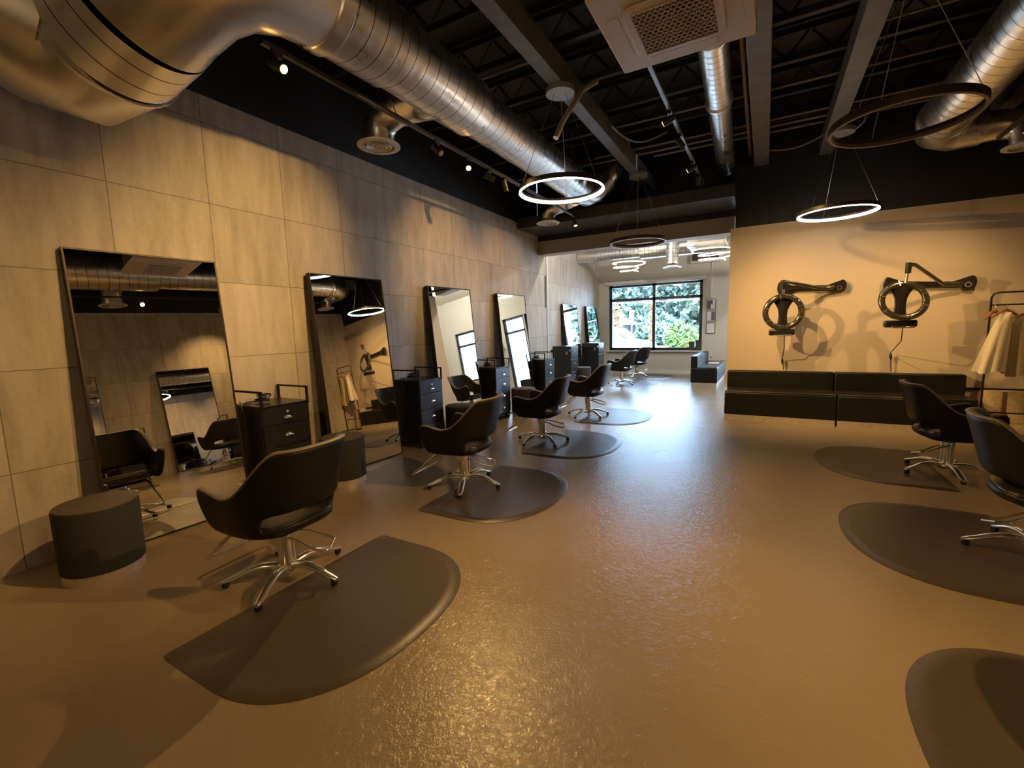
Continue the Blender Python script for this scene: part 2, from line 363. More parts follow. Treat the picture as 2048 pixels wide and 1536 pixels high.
band(t, (-3.42, 1.355, 3.235), (-1, -.1, -.2), .38, .012)
duct('elbow', [(-3.42, 1.355, 3.235), (-3.61, 1.30, 3.20), (-3.67, 1.13, 3.24), (-3.70, .86, 3.32)], [.378, .41, .41, .37], 'ductp', t)
duct('duct_section', [(-3.70, .86, 3.32), (-3.72, -2.9, 3.42)], .365, 'duct', t)
band(t, (-3.70, .86, 3.32), (0, -1, .05), .37, .03)
# far end: reducer and take-off
duct('elbow', [(DX, 6.95, DZ), (DX + .02, 7.15, DZ), (DX + .12, 7.3, DZ + .05), (DX + .3, 7.4, DZ + .2)], [.225, .225, .2, .16], 'ductp', t)
duct('duct_section', [(DX + .3, 7.4, DZ + .2), (DX + .5, 7.45, DZ + .45), (DX + .5, 7.5, 4.4)], .13, 'ductf', t)
for y0 in (3.3, 7.25):
    if y0 < 5:
        duct('branch', [(DX - .1, y0 + .12, DZ - .05), (DX - .35, y0 + .12, DZ - .06), (DX - .5, y0 + .12, DZ - .07), (DX - .66, y0 + .12, DZ - .11), (DX - .75, y0 + .12, DZ - .20), (DX - .76, y0 + .12, DZ - .33)], [.2, .165, .15, .15, .15, .15], 'ductp', t)
        diffuser(t, DX - .76, y0 + .12, 3.27, .205)
        band(t, (DX - .42, y0 + .12, DZ - .065), (-1, 0, 0), .155, .012)
    else:
        duct('branch', [(DX - .1, 6.9, DZ - .1), (DX - .45, 7.2, DZ - .12), (DX - .66, 7.3, DZ - .14), (DX - .75, 7.35, DZ - .22), (DX - .76, 7.36, DZ - .33)], [.16, .13, .12, .12, .12], 'ductp', t)
        diffuser(t, DX - .76, 7.36, 3.27, .2)
for y in (2.5, 4.6, 6.6):
    obj('hanger_strap', tube(nb(), [(DX, y, DZ + .2), (DX, y, 4.45)], .006, 6), 'wire', t)
RX = 1.62
t = thing('spiral_duct', 'silver spiral duct slanting across the upper right corner of the ceiling', 'duct')
duct('duct_section', [(RX, 6.9, DZ), (RX, 3.24, DZ)], .23, 'duct', t); duct('duct_section', [(RX, 3.2, DZ), (RX, -2.9, DZ)], .275, 'duct', t); band(t, (RX, 3.22, DZ), (0, 1, 0), .258, .035)
band(t, (RX, 6.85, DZ), (0, 1, 0), .235, .03)
duct('elbow', [(RX, 6.9, DZ), (RX + .03, 7.12, DZ - .01), (RX + .18, 7.25, DZ - .03), (RX + .42, 7.27, DZ - .05)], [.23, .23, .22, .19], 'ductp', t)
duct('branch', [(RX + .42, 7.27, DZ - .05), (RX + .6, 7.25, DZ - .07), (RX + .72, 7.2, DZ - .12), (RX + .76, 7.15, DZ - .22), (RX + .76, 7.14, DZ - .34)], [.17, .15, .15, .15, .15], 'ductp', t)
diffuser(t, RX + .76, 7.14, 3.26, .205)
duct('branch', [(RX + .1, 2.75, DZ - .05), (RX + .5, 2.75, DZ - .07), (RX + .72, 2.75, DZ - .12), (RX + .76, 2.75, DZ - .34)], [.17, .15, .15, .15], 'ductp', t)
diffuser(t, RX + .76, 2.75, 3.26, .205)
t = thing('spiral_duct', 'narrow silver spiral duct behind the ceiling cassette unit', 'duct')
duct('duct_section', [(-.43, 3.2, 3.84), (-.52, 5.6, 3.84)], .125, 'ductf', t); duct('duct_section', [(-.525, 5.62, 3.84), (-.62, 8.0, 3.84)], .118, 'ductf', t)
[obj('hanger_strap', tube(nb(), [(x_, y_, 3.93), (x_, y_, 4.45)], .006, 6), 'wire', t) for x_, y_ in ((-.47, 4.2), (-.56, 6.6))]
band(t, (-.522, 5.6, 3.84), (-.035, 1, 0), .128, .03); band(t, (-.46, 4.35, 3.84), (-.035, 1, 0), .125, .01)
# far room ducts
t = thing('spiral_duct', 'silver spiral duct high across the far room above the window', 'duct')
duct('duct_section', [(-4.68, 12.3, 3.42), (-2.9, 12.3, 3.42)], .16, 'ductf', t); duct('duct_section', [(-2.9, 12.3, 3.42), (1.5, 12.3, 3.42)], .21, 'ductf', t)
band(t, (-2.9, 12.3, 3.42), (1, 0, 0), .2, .05)
duct('branch', [(-2.1, 12.05, 3.75), (-2.1, 12.05, 2.98)], .15, 'ductf', t); diffuser(t, -2.1, 12.05, 2.90, .23)
v = nb(); box(v, -2.0, -1.2, 14.02, 14.1, 3.2, 3.85)
t = thing('wall_vent', 'white framed dark vent high on the wall above the far window', 'vent', (0, 0, 0))
obj('frame', box(nb(), -1.95, -1.15, 14.05, 14.1, 3.2, 3.75), 'sill', t, flat=True); v.free()
obj('louvre', box(nb(), -1.90, -1.2, 14.03, 14.06, 3.26, 3.69), 'grille', t, flat=True)

# ------------------------------------------------------------------ ceiling cassettes
def cassette(loc, label, s=.95):
    t = thing('ceiling_cassette', label, 'air conditioner', loc)
    h = s / 2
    obj('housing', box(nb(), -h + .04, h - .04, -h + .04, h - .04, .06, .34), 'ductp', t, flat=True)
    bm = nb(); prism(bm, [(-h, -h), (h, -h), (h, h), (-h, h)], 0, .06); obj('panel', bm, 'white', t, bevel=.012)
    i = h - .14; c = .06; poly = []
    for sx, sy, a0 in ((1, 1, 0), (-1, 1, 90), (-1, -1, 180), (1, -1, 270)):
        for k in range(6): a = R_(a0 + k * 18); poly.append((sx * (i - c) + c * cos(a), sy * (i - c) + c * sin(a)))
    obj('inner_panel', prism(nb(), poly, -.018, .0), 'whitem', t, bevel=.008)
    g = i - .048; obj('grille_recess', box(nb(), -g, g, -g, g, -.021, -.017), 'grille', t, flat=True)
    bm = nb(); n = 26
    for k in range(n + 1):
        u = -g + 2 * g * k / n; box(bm, -g, g, u - .0014, u + .0014, -.026, -.020) if k % 2 == 0 else None
    st = 2 * g / 13
    for k in range(-15, 16):
        for sgn in (1, -1):
            pts = []
            x0 = k * st
            # diagonal clipped to the square
            y_a, y_b = -g, g
            xa, xb = x0 - sgn * g * .62, x0 + sgn * g * .62
            def cl(x, y, x2, y2):
                for L in (-g, g):
                    if (x < L) != (x2 < L):
                        tt = (L - x) / (x2 - x); yy = y + tt * (y2 - y)
                        if (L == -g and x < L) or (L == g and x > L): x, y = L, yy
                        else: x2, y2 = L, yy
                return x, y, x2, y2
            xa2, ya2, xb2, yb2 = cl(xa, y_a, xb, y_b)
            if max(abs(xa2), abs(xb2)) > g + 1e-4 or (abs(xa2 - xb2) < .01): continue
            tube(bm, [(xa2, ya2, -.024), (xb2, yb2, -.024)], .0024, 4)
    obj('grille', bm, 'whitem', t, flat=True)
    bm = nb()
    for a in range(4):
        b2 = box(nb(), -i + .06, i - .06, h - .115, h - .055, -.004, .001); xf(b2, Matrix.Rotation(a * pi / 2, 4, 'Z'))
        me = bpy.data.meshes.new('x'); b2.to_mesh(me); b2.free(); bm.from_mesh(me); bpy.data.meshes.remove(me)
    obj('air_vane', bm, 'white', t, flat=True)
    for sx in (-1, 1): obj('hanger_rod', tube(nb(), [(sx * (h - .1), 0, .3), (sx * (h - .1), 0, ZC - loc[2])], .008, 6), 'wire', t)
    return t
cassette((-.485, 2.765, 3.10), 'off-white square ceiling cassette with mesh grille near the top of the photo', .765)
cassette((-1.25, 11.6, 3.25), 'white ceiling cassette hanging in the bright far room', .85)

# ------------------------------------------------------------------ ring pendants
def ring(loc, label, lit='led', r=.43, ztop=3.8, canopy=True, tilt=None, grp='ring pendants of the main room'):
    t = thing('ring_pendant', label, 'pendant lamp', loc, 0, grp)
    # dark band with emitting underside / inner face
    hb = obj('ring_housing', lathe(nb(), [(r, .002), (r, .048), (r - .022, .048), (r - .022, .026), (r - .006, .026), (r - .006, .002)], 72, closed=True), 'ringb', t)
    ld = obj('led_diffuser', lathe(nb(), [(r - .001, -.007), (r - .007, .022), (r - .019, .022), (r - .020, -.007)], 72, closed=True), lit, t)
    zc = ztop - loc[2]
    for k in range(3):
        a = R_(90 + 120 * k + 15); tg = (.06 * cos(a), .06 * sin(a), zc - .05)
        obj('suspension_wire', tube(nb(), [((r - .012) * cos(a), (r - .012) * sin(a), .03), tg], .0028, 5), 'wire', t)
    if canopy: obj('canopy', lathe(nb(), [(.14, zc - .05), (.14, zc - .001)], 40), 'canopy', t)
    if tilt: t.rotation_euler = tilt
    return t
ring((-1.85, 4.39, 2.83), 'lit ring pendant hanging in front of the silver duct, under the left beam')
ring((-1.81, 7.36, 2.76), 'unlit ring pendant hanging in front of the beige soffit', 'ledoff')
ring((.735, 7.15, 2.80), 'lit ring pendant hanging in front of the black wall above the hair dryers')
ring((.79, 4.30, 2.83), 'unlit brown ring pendant crossing the upper right spiral duct', 'ledoff2')
def wavy(loc, label, s=.43, ph=0., sg=1):
    t = thing('loop_pendant', label, 'pendant lamp', loc, 0, 'looping pendants in the far room'); pts = []
    n = 130
    for k in range(n + 1):
        u = k / n; a = ph + 2 * pi * 2.6 * u; r = lerp(s, s * .5, u ** .8)
        pts.append((r * cos(a) + sg * .06 * sin(u * 9), r * sin(a), .06 - .26 * u + .012 * sin(a * 1.0 + 1.2)))
    obj('led_tube', tube(nb(), pts, .0125, 8), 'ledw', t)
    for k in (0, 20, 40): obj('suspension_wire', tube(nb(), [pts[k], (0, 0, 4.1 - loc[2])], .003, 5), 'wire', t)
    obj('canopy', lathe(nb(), [(.1, 4.06 - loc[2]), (.1, 4.099 - loc[2])], 24), 'canopy', t)
    return t
wavy((-3.02, 11.35, 2.98), 'glowing looped ring pendant above the left part of the far window', .42, 2.6)
wavy((-1.02, 11.0, 3.03), 'glowing looped ring pendant partly cut off by the back wall edge', .48, 2.9, -1)

# ------------------------------------------------------------------ track lights
LAMPS = []
def track(x, y0, y1, z, label):
    o = obj('lighting_track', box(nb(), x - .017, x + .017, y0, y1, z, z + .03), 'conduit' if abs(x + .93) < .1 else 'spotb', flat=True); tag(o, label, 'track')
    return o
track(-2.885, 1.95, 7.5, 3.32, 'black lighting track between the left wall and the large duct')
track(-.93, 1.0, 7.9, 3.62, 'grey lighting track running back from the ceiling cassette')
track(2.1, 0, 7.0, 3.335, 'black lighting track above the right row of stations')
def spot(x, y, z, tgt, label, lit, power=0, size=60, blend=.5, col=(1, .575, .19), grp='track spotlights'):
    P = Vector((x, y, z)); d = (Vector(tgt) - P).normalized()
    t = thing('track_spotlight', label, 'spotlight', (x, y, z), 0, grp)
    obj('adapter', box(nb(), -.014, .014, -.035, .035, .05, .0845), 'spotb', t, flat=True)
    obj('stem', tube(nb(), [(0, 0, .055), (0, 0, 0)], .007, 6), 'spotb', t)
    obj('lamp_body', tube(nb(), [-d * .06, d * .065], .032, 20), 'spotb', t)
    obj('lens', tube(nb(), [d * .0655, d * .068], .026, 20), 'lens' if lit else 'lensoff', t)
    if power:
        L = bpy.data.lights.new('spot_lamp', 'SPOT'); L.energy = power; L.color = col; L.spot_size = R_(size); L.spot_blend = blend; L.shadow_soft_size = .025
        lo = bpy.data.objects.new('spot_lamp', L); COL.objects.link(lo); lo.location = P + d * .075
        lo.rotation_euler = d.to_track_quat('-Z', 'Y').to_euler()
    return t
S = spot
PW = 1.0
_S = spot
def S(*a):
    a = list(a)
    if len(a) > 6: a[6] *= 1.45
    return _S(*a)
# left track
S(-2.88, 2.05, 3.235, (1.6, 2.6, .2), 'black spotlight under the large duct, nearest on the left track', True, 110, 60, 1)
S(-2.88, 3.72, 3.235, (.4, 3.6, .2), 'black spotlight beside the first ceiling diffuser', False, 130, 60, 1)
S(-2.88, 4.25, 3.235, (-.6, 1.4, .2), 'brightly glaring spotlight under the large duct, facing the camera', True, 130, 62, .8)
S(-2.88, 4.68, 3.235, (.9, 8.0, 1.0), 'black spotlight just behind the glaring one on the left track', False, 380, 54, .9)
S(-2.88, 5.05, 3.235, (-2.6, 6.4, 0), 'tilted black spotlight, third behind the first diffuser', False, 70, 70, 1)
S(-2.88, 7.40, 3.235, (-2.0, 7.0, .0), 'small spotlight beside the farther ceiling diffuser', True, 25, 70, 1)
# middle track
S(-.93, 1.9, 3.535, (-3.9, 1.4, .9), 'black spotlight hidden before the ceiling cassette, aimed at the first mirror', True, 120, 60, 1)
S(-.93, 3.2, 3.535, (-4.1, 2.6, 2.25), 'black spotlight behind the ceiling cassette, aimed at the second mirror', True, 190, 46, 1)
S(-.93, 5.05, 3.535, (-4.1, 5.3, 2.3), 'nearest visible spotlight with amber lens on the grey track', True, 170, 44, 1)
S(-.93, 5.70, 3.535, (.9, 8.0, 1.0), 'second visible spotlight on the grey track, dark lens', False, 190, 58, .9)
S(-.93, 6.70, 3.535, (-4.1, 7.0, 2.2), 'third visible spotlight with amber lens on the grey track', True, 110, 46, 1)
S(-.93, 7.30, 3.535, (-1.2, 9.5, 0), 'fourth visible spotlight on the grey track', False, 0)
S(-.93, 7.75, 3.535, (-1.2, 9.5, 0), 'farthest small spotlight on the grey track', False, 0)
# right track
S(2.1, 1.2, 3.235, (.4, 1.4, .0), 'black spotlight on the right track nearest the camera', True, 120, 84, 1)
S(2.1, 3.1, 3.235, (-3.4, 2.4, .4), 'black spotlight on the right track aimed at the left stations', True, 230, 50, .9)
S(2.1, 4.7, 3.235, (3.05, 4.3, 1.9), 'black spotlight on the right track aimed at the right wall', True, 75, 70, 1)
S(2.1, 6.3, 3.235, (1.6, 8.0, 1.2), 'black spotlight on the right track nearest the back wall', True, 70, 80, 1)

# ------------------------------------------------------------------ leaning mirrors
def mirror_proto():
    t = thing('leaning_mirror', '', 'mirror', (0, 0, 0), 0, 'tall leaning mirrors')
    W, Hh, T = .93, 2.085, .06
    fr = nb(); b = .013
    box(fr, -T, 0, 0, b, 0, Hh); box(fr, -T, 0, W - b, W, 0, Hh); box(fr, -T, 0, b, W - b, 0, b); box(fr, -T, 0, b, W - b, Hh - b, Hh)
    obj('frame', fr, 'frame', t, flat=True, bevel=.002)
    obj('backing', box(nb(), -T + .004, -.012, b, W - b, b, Hh - b), 'bmetal', t, flat=True)
    obj('mirror_glass', box(nb(), -.012, -.005, b, W - b, b, Hh - b), 'mirror', t, flat=True)
    return t
lean = R_(5.3)
m0 = mirror_proto()
ml = ['tall leaning mirror nearest the camera, behind the first salon chair', 'second tall leaning mirror, reflecting the wall-mounted dryer and clothes rail',
      'third tall leaning mirror, reflecting a brick pier', 'fourth tall leaning mirror, last before the far room',
      'leaning mirror nearer in the far room, left of the big window', 'last leaning mirror, beside the far window corner']
mirrors = []
for i in range(6):
    if i < 4: x, y = (-3.865, -3.83, -3.83, -3.83)[i], 1.179 + 1.828 * i
    else: x, y = -4.69 + .275, 10.93 + 1.75 * (i - 4)
    m = m0 if i == 0 else dup(m0, ml[i]); m['label'] = ml[i]
    m.location = (x, y, 0.004); m.rotation_euler = (0, -lean, -R_((4, 3.6, 3.6, 3, 1.5, 1.5)[i]))
for i, y in enumerate((1.5, 3.35, 5.2)):
    m = dup(m0, ['leaning mirror on the right wall nearest the camera', 'leaning mirror on the right wall, seen reflected in the first mirror', 'leaning mirror on the right wall nearest the back wall'][i], group='leaning mirrors on the right wall')
    m.location = (XR - .27, y + .93, .004); m.rotation_euler = (0, -lean, pi)

# ------------------------------------------------------------------ tool carts
def cart_proto():
    t = thing('tool_cart', '', 'cart', (0, 0, 0), 0, 'black salon carts with loop handles')
    # local: front faces +x, width along y (0..0.43), depth -0.44..0
    D, Wd, z0, z1 = .44, .45, .10, .852
    obj('body', box(nb(), -D, -.02, 0, Wd, z0, z1), 'cart', t, bevel=.003)
    obj('top', box(nb(), -D + .002, .0, .002, Wd - .002, z1, z1 + .012), 'cart', t, bevel=.002)
    hs = [.16, .193, .193, .193]; z = z1 - .006
    for k in range(4):
        zz = z - hs[k]; d = obj('drawer', box(nb(), -.02, 0, .006, Wd - .006, zz + .004, z - .003), 'cart', t, bevel=.002)
        zc = (z + zz) / 2 - (.02 if k == 0 else 0)
        p = nb(); n = 10; rows = []
        for a in range(n + 1):
            th = pi * a / n; rows.append([p.verts.new((.001 + .022 * sin(ph), Wd / 2 + .038 * cos(th), zc - .008 + .028 * sin(th) * cos(ph))) for ph in [pi / 2 * j / 5 for j in range(6)]])
        for a in range(n):
            for j in range(5): p.faces.new((rows[a][j], rows[a + 1][j], rows[a + 1][j + 1], rows[a][j + 1]))
        obj('cup_pull', p, 'chrome', d)
        if k == 0: obj('lock', xf(lathe(nb(), [(.011, 0), (.011, .008), (.005, .010)], 16), Matrix.Translation((0, Wd / 2 + .002, zc + .048)) @ Matrix.Rotation(pi / 2, 4, 'Y')), 'chrome', d)
        z = zz
    for y in (.0, Wd - .018):
        h = nb(); y1 = y + .018
        box(h, -D, -D + .018, y, y1, z1 - .02, .995); box(h, -.018, .0, y, y1, z1 - .02, .995); box(h, -D, 0, y, y1, .978, .995)
        obj('loop_handle', h, 'bmetal', t, flat=True)
    for sx in (-D + .05, -.06):
        for sy in (.05, Wd - .05):
            c = nb(); tube(c, [(sx, sy - .012, .029), (sx, sy + .012, .029)], .026, 16); box(c, sx - .012, sx + .012, sy - .018, sy + .018, .05, .10)
            obj('caster', c, 'glide', t)
    obj('power_lead', tube(nb(), [(-.30, -.004, .90), (-.25, -.012, .8), (-.2, -.012, .5), (-.28, -.01, .3), (-.34, -.008, .14)], .004, 6), 'cable', t)
    return t
c0 = cart_proto()
cl = ['black drawer cart nearest the camera, behind the first salon chair', 'black drawer cart between the second and third leaning mirrors',
      'black drawer cart between the third and fourth leaning mirrors', 'black drawer cart after the fourth leaning mirror']
cy = [2.185, 4.16, 5.95, 7.76]
for i in range(4):
    c = c0 if i == 0 else dup(c0, cl[i]); c['label'] = cl[i]; c.location = (-3.655, cy[i], 0)
for i, y in enumerate((2.48, 4.33)):
    dup(c0, ['black drawer cart on the right side, nearer the camera', 'black drawer cart on the right side, seen in the first mirror'][i], (XR - .46, y + .43, 0), pi, group='carts on the right wall')
# tool bundles on the carts
def bundle(loc, label, sd):
    rnd = random.Random(sd); t = thing('clipper_bundle', label, 'cable bundle', loc, 0, 'coiled tool cables on the carts')
    pts = []
    for k in range(90):
        a = k * .55; r = .035 + .022 * sin(k * .37 + sd)
        pts.append((r * cos(a) + .01 * sin(k * .9), r * 1.2 * sin(a), .012 + .03 * (1 + sin(k * .21 + sd)) * .9 + rnd.uniform(0, .006)))
    obj('coiled_cable', tube(nb(), pts, .0042, 6), 'cable', t)
    obj('clipper_body', tube(nb(), [(-.05, -.03, .02), (0, -.01, .03), (.05, .02, .022)], [.014, .02, .012], 12), 'dryer', t)
    obj('loose_end', tube(nb(), [(-.03, -.04, .02), (-.09, -.10, .008), (-.05, -.15, .006), (.03, -.13, .006)], .004, 6), 'cable', t)
    return t
bl = ['dark bundle of coiled cable on top of the nearest cart', 'dark coiled cable bundle on top of the second cart', 'loose dark cable heap on top of the third cart', 'dark cable bundle on top of the fourth cart']
for i in range(4): bundle((-3.93, cy[i] + .19, .865), bl[i], i)
# far stations (taller cabinets)
def far_cab(loc, label):
    t = thing('styling_cabinet', label, 'cabinet', loc, 0, 'tall styling cabinets of the far room')
    obj('body', box(nb(), -.46, 0, 0, .5, .06, 1.02), 'cart', t, bevel=.004); obj('plinth', box(nb(), -.42, -.03, .03, .47, 0, .06), 'bmetal', t, flat=True)
    obj('ledge', box(nb(), -.46, .01, -.10, 0, .90, .94), 'cart', t, bevel=.003)
    for k in range(3):
        d = obj('drawer', box(nb(), 0, .016, .02, .48, .12 + k * .30, .40 + k * .30), 'cart', t, bevel=.002); obj('handle', box(nb(), .016, .03, .19, .31, .29 + k * .30, .302 + k * .30), 'chrome', d, flat=True)
    obj('outlet', box(nb(), -.12, -.06, -.008, 0, .82 + .0, .93), 'white', t, flat=True)
    return t
far_cab((-4.02, 9.95, 0), 'tall black cabinet with a white outlet, nearer in the far room')
far_cab((-4.02, 11.98, 0), 'tall black cabinet with a white outlet, beside the last mirror')

# ------------------------------------------------------------------ drum stools
def stool_proto():
    t = thing('drum_stool', '', 'stool', (0, 0, 0), 0, 'round drum stools beside the mirrors')
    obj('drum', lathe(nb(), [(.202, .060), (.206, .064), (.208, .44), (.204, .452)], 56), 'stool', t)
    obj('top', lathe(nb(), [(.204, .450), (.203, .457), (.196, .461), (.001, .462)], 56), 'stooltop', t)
    obj('metal_base', lathe(nb(), [(.199, 0), (.199, .062)], 56), 'brushed', t)
    return t
s0 = stool_proto()
sl = ['charcoal drum stool nearest the camera, in front of the first mirror', 'charcoal drum stool in front of the second leaning mirror', 'charcoal drum stool in front of the third leaning mirror',
      'charcoal drum stool in front of the fourth leaning mirror', 'charcoal drum stool in the far room behind the fourth salon chair']
for i, (x, y) in enumerate(((-3.61, 1.055), (-3.60, 2.93), (-3.56, 4.86), (-3.56, 6.68), (-4.0, 10.72))):
    s = s0 if i == 0 else dup(s0, sl[i]); s['label'] = sl[i]; s.location = (x, y, 0)

# ------------------------------------------------------------------ salon chairs
def sstep(a, b, x): x = max(0, min(1, (x - a) / (b - a))); return x * x * (3 - 2 * x)
def chair_proto():
    t = thing('salon_chair', '', 'chair', (0, 0, 0), 0, 'black salon chairs')
    bm = nb(); NS = 48
    def plan(s, hw, yf, yb, n=2.7):        # s 0..1 round the U, right arm -> back -> left arm
        a = abs(2 * s - 1)                 # 1 at the arm fronts, 0 at the back centre
        sg = -1 if s > .5 else 1
        side = .36
        if a > 1 - side: y = lerp(lerp(yf, yb, .42), yf, (a - (1 - side)) / side); return (sg * hw, y)
        th = (a / (1 - side)) * pi / 2; y0 = lerp(yf, yb, .42)
        return (sg * hw * (abs(sin(th)) ** (2 / n)), y0 - (y0 - yb) * (abs(cos(th)) ** (2 / n)))
    def ztop(s):
        a = abs(2 * s - 1)
        z = lerp(.848, .588, sstep(.27, .66, a)); z += .03 * sstep(.68, .93, a); z -= .03 * sstep(.95, 1.0, a) ** 2
        return z
    def zbot(s):
        a = abs(2 * s - 1); return .352 + .006 * sstep(.8, 1, a) + .008 * sstep(.4, 0, a)
    rows = [0, .125, .27, .40, .56, .72, .86, .95, 1.0]; G = []
    for r in rows:
        row = []
        for k in range(NS + 1):
            s = k / NS; a = abs(2 * s - 1); z = lerp(zbot(s), ztop(s), r)
            q = (r ** .62)
            hw = lerp(.240, .304, q); yf = lerp(.235, .29, q); yb = lerp(-.215, -.30 - .05 * max(0, (ztop(s) - .6) / .24) * r, q)
            yf -= .02 * abs(2 * r - 1) ** 3
            x, y = plan(s, hw, yf, yb); row.append(bm.verts.new((x, y, z)))
        G.append(row)
    for i in range(len(rows) - 1):
        for k in range(NS):
            c = abs((k + .5) / NS * 2 - 1)
            if i == 1 and c < .42: continue          # the slot under the backrest
            bm.faces.new((G[i][k], G[i][k + 1], G[i + 1][k + 1], G[i + 1][k]))
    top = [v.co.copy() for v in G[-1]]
    edge_highlight = nb(); rg = []
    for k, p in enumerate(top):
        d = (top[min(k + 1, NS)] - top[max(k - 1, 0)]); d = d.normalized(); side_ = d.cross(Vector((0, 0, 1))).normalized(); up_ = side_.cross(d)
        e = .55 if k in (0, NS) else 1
        rg.append([edge_highlight.verts.new(p + side_ * (.0225 * e * cos(q)) + up_ * (.0085 * e * sin(q) - .001)) for q in [2 * pi * j / 10 for j in range(10)]])
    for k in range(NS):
        for j in range(10): edge_highlight.faces.new((rg[k][j], rg[k][(j + 1) % 10], rg[k + 1][(j + 1) % 10], rg[k + 1][j]))
    edge_highlight.faces.new(rg[0][::-1]); edge_highlight.faces.new(rg[-1])
    obj('edge_highlight', edge_highlight, 'edge_highlight', t, sharp=180)  # edge tube added to carry the painted highlight
    obj('shell', bm, 'leather', t, solid=.044, sub=1, sharp=180)
    def slab(hw, yf, yb, z0, z1, n=40):
        b = nb(); prev = None; rings = []
        for z, sc_ in ((z0, .93), (z0 + .012, 1), (z1 - .03, 1), (z1 - .008, .965), (z1, .88)):
            rings.append([b.verts.new((sc_ * hw * math.copysign(abs(cos(a)) ** (2 / 3.6), cos(a)), (yf + yb) / 2 + sc_ * (yf - yb) / 2 * math.copysign(abs(sin(a)) ** (2 / 3.6), sin(a)), z)) for a in [2 * pi * k / n for k in range(n)]])
        for i in range(4):
            for k in range(n): b.faces.new((rings[i][k], rings[i][(k + 1) % n], rings[i + 1][(k + 1) % n], rings[i + 1][k]))
        b.faces.new(rings[0][::-1]); b.faces.new(rings[-1]); return b
    obj('seat', slab(.236, .250, -.235, .362, .428), 'piping', t)
    obj('seat_pan', slab(.19, .16, -.17, .332, .366), 'bmetal', t)
    c = nb(); lathe(c, [(.048, .075), (.048, .245), (.054, .25), (.054, .30), (.03, .302), (.03, .34)], 28); box(c, -.075, -.03, -.02, .03, .255, .295)
    obj('hydraulic_column', c, 'chrome', t)
    hub = obj('hub', lathe(nb(), [(.001, .045), (.058, .05), (.066, .07), (.06, .088), (.046, .097), (.044, .10)], 32), 'chrome', t)
    for k in range(5):
        a = R_(12 + 72 * k + 0); b = nb(); pts = []; N = 9; prof = []
        for i in range(N + 1):
            u = i / N; r = lerp(.045, .352, u); zc = .076 + .020 * sin(pi * min(1, u * 1.2)) - .046 * u ** 1.8; w = lerp(.032, .024, u); h = lerp(.024, .017, u)
            if i == N: w *= .62; h *= .7
            ring_ = []
            for j in range(12):
                th = 2 * pi * j / 12; lx, lz = w * cos(th), h * (sin(th) if sin(th) > 0 else .55 * sin(th)); ring_.append(b.verts.new((r * cos(a) - lx * sin(a), r * sin(a) + lx * cos(a), zc + lz)))
            prof.append(ring_)
        for i in range(N):
            for j in range(12): b.faces.new((prof[i][j], prof[i][(j + 1) % 12], prof[i + 1][(j + 1) % 12], prof[i + 1][j]))
        b.faces.new(prof[0][::-1]); b.faces.new(prof[-1])
        lg = obj('leg', b, 'chrome', t, sharp=60)
        obj('glide', lathe(nb(), [(.019, 0), (.021, .02), (.016, .042)], 16, .332 * cos(a), .332 * sin(a)), 'glide', lg)
    # footrest: U bar in front
    obj('footrest', tube(nb(), [(-.165, .10, .345), (-.17, .20, .325), (-.215, .42, .135), (-.207, .442, .118), (-.185, .448, .115), (.185, .448, .115), (.207, .442, .118), (.215, .42, .135), (.17, .20, .325), (.165, .10, .345)], .0105, 10), 'chrome', t)
    obj('pump_lever', tube(nb(), [(-.03, -.01, .265), (.0, -.09, .245), (.02, -.17, .205), (.05, -.265, .185), (.075, -.275, .187), (.155, -.235, .215), (.15, -.18, .225), (.105, -.09, .255), (.05, .0, .27)], .008, 8), 'chrome', t)
    return t
ch0 = chair_proto()
cd = [(-2.46, 1.54, R_(93), 'black salon chair nearest the camera, in front of the first leaning mirror'),
      (-2.42, 3.33, R_(97), 'black salon chair facing the second leaning mirror'),
      (-2.46, 5.10, R_(95), 'black salon chair facing the third leaning mirror'),
      (-2.50, 6.94, R_(92), 'black salon chair facing the fourth leaning mirror'),
      (-3.12, 11.15, R_(88), 'black salon chair facing the nearer mirror of the far room'),
      (-3.18, 12.95, R_(75), 'black salon chair farthest away, under the left part of the big window'),
      (1.52, 5.52, R_(-86), 'black salon chair on the right side, in front of the bench'),
      (1.50, 3.78, R_(-96), 'black salon chair cut off by the right edge of the photo'),
      (1.50, 1.93, R_(-90), 'black salon chair on the right side nearest the camera')]
for i, (x, y, rz, lb) in enumerate(cd):
    c = ch0 if i == 0 else dup(ch0, lb); c['label'] = lb; c.location = (x, y, .0135); c.rotation_euler = (0, 0, rz)
    for p in c.children:
        if p.name.split('.')[0] == 'leg': p.rotation_euler = (0, 0, R_((-21, -28, 0, 4, 20, 33, -10, 47, 10)[i]))

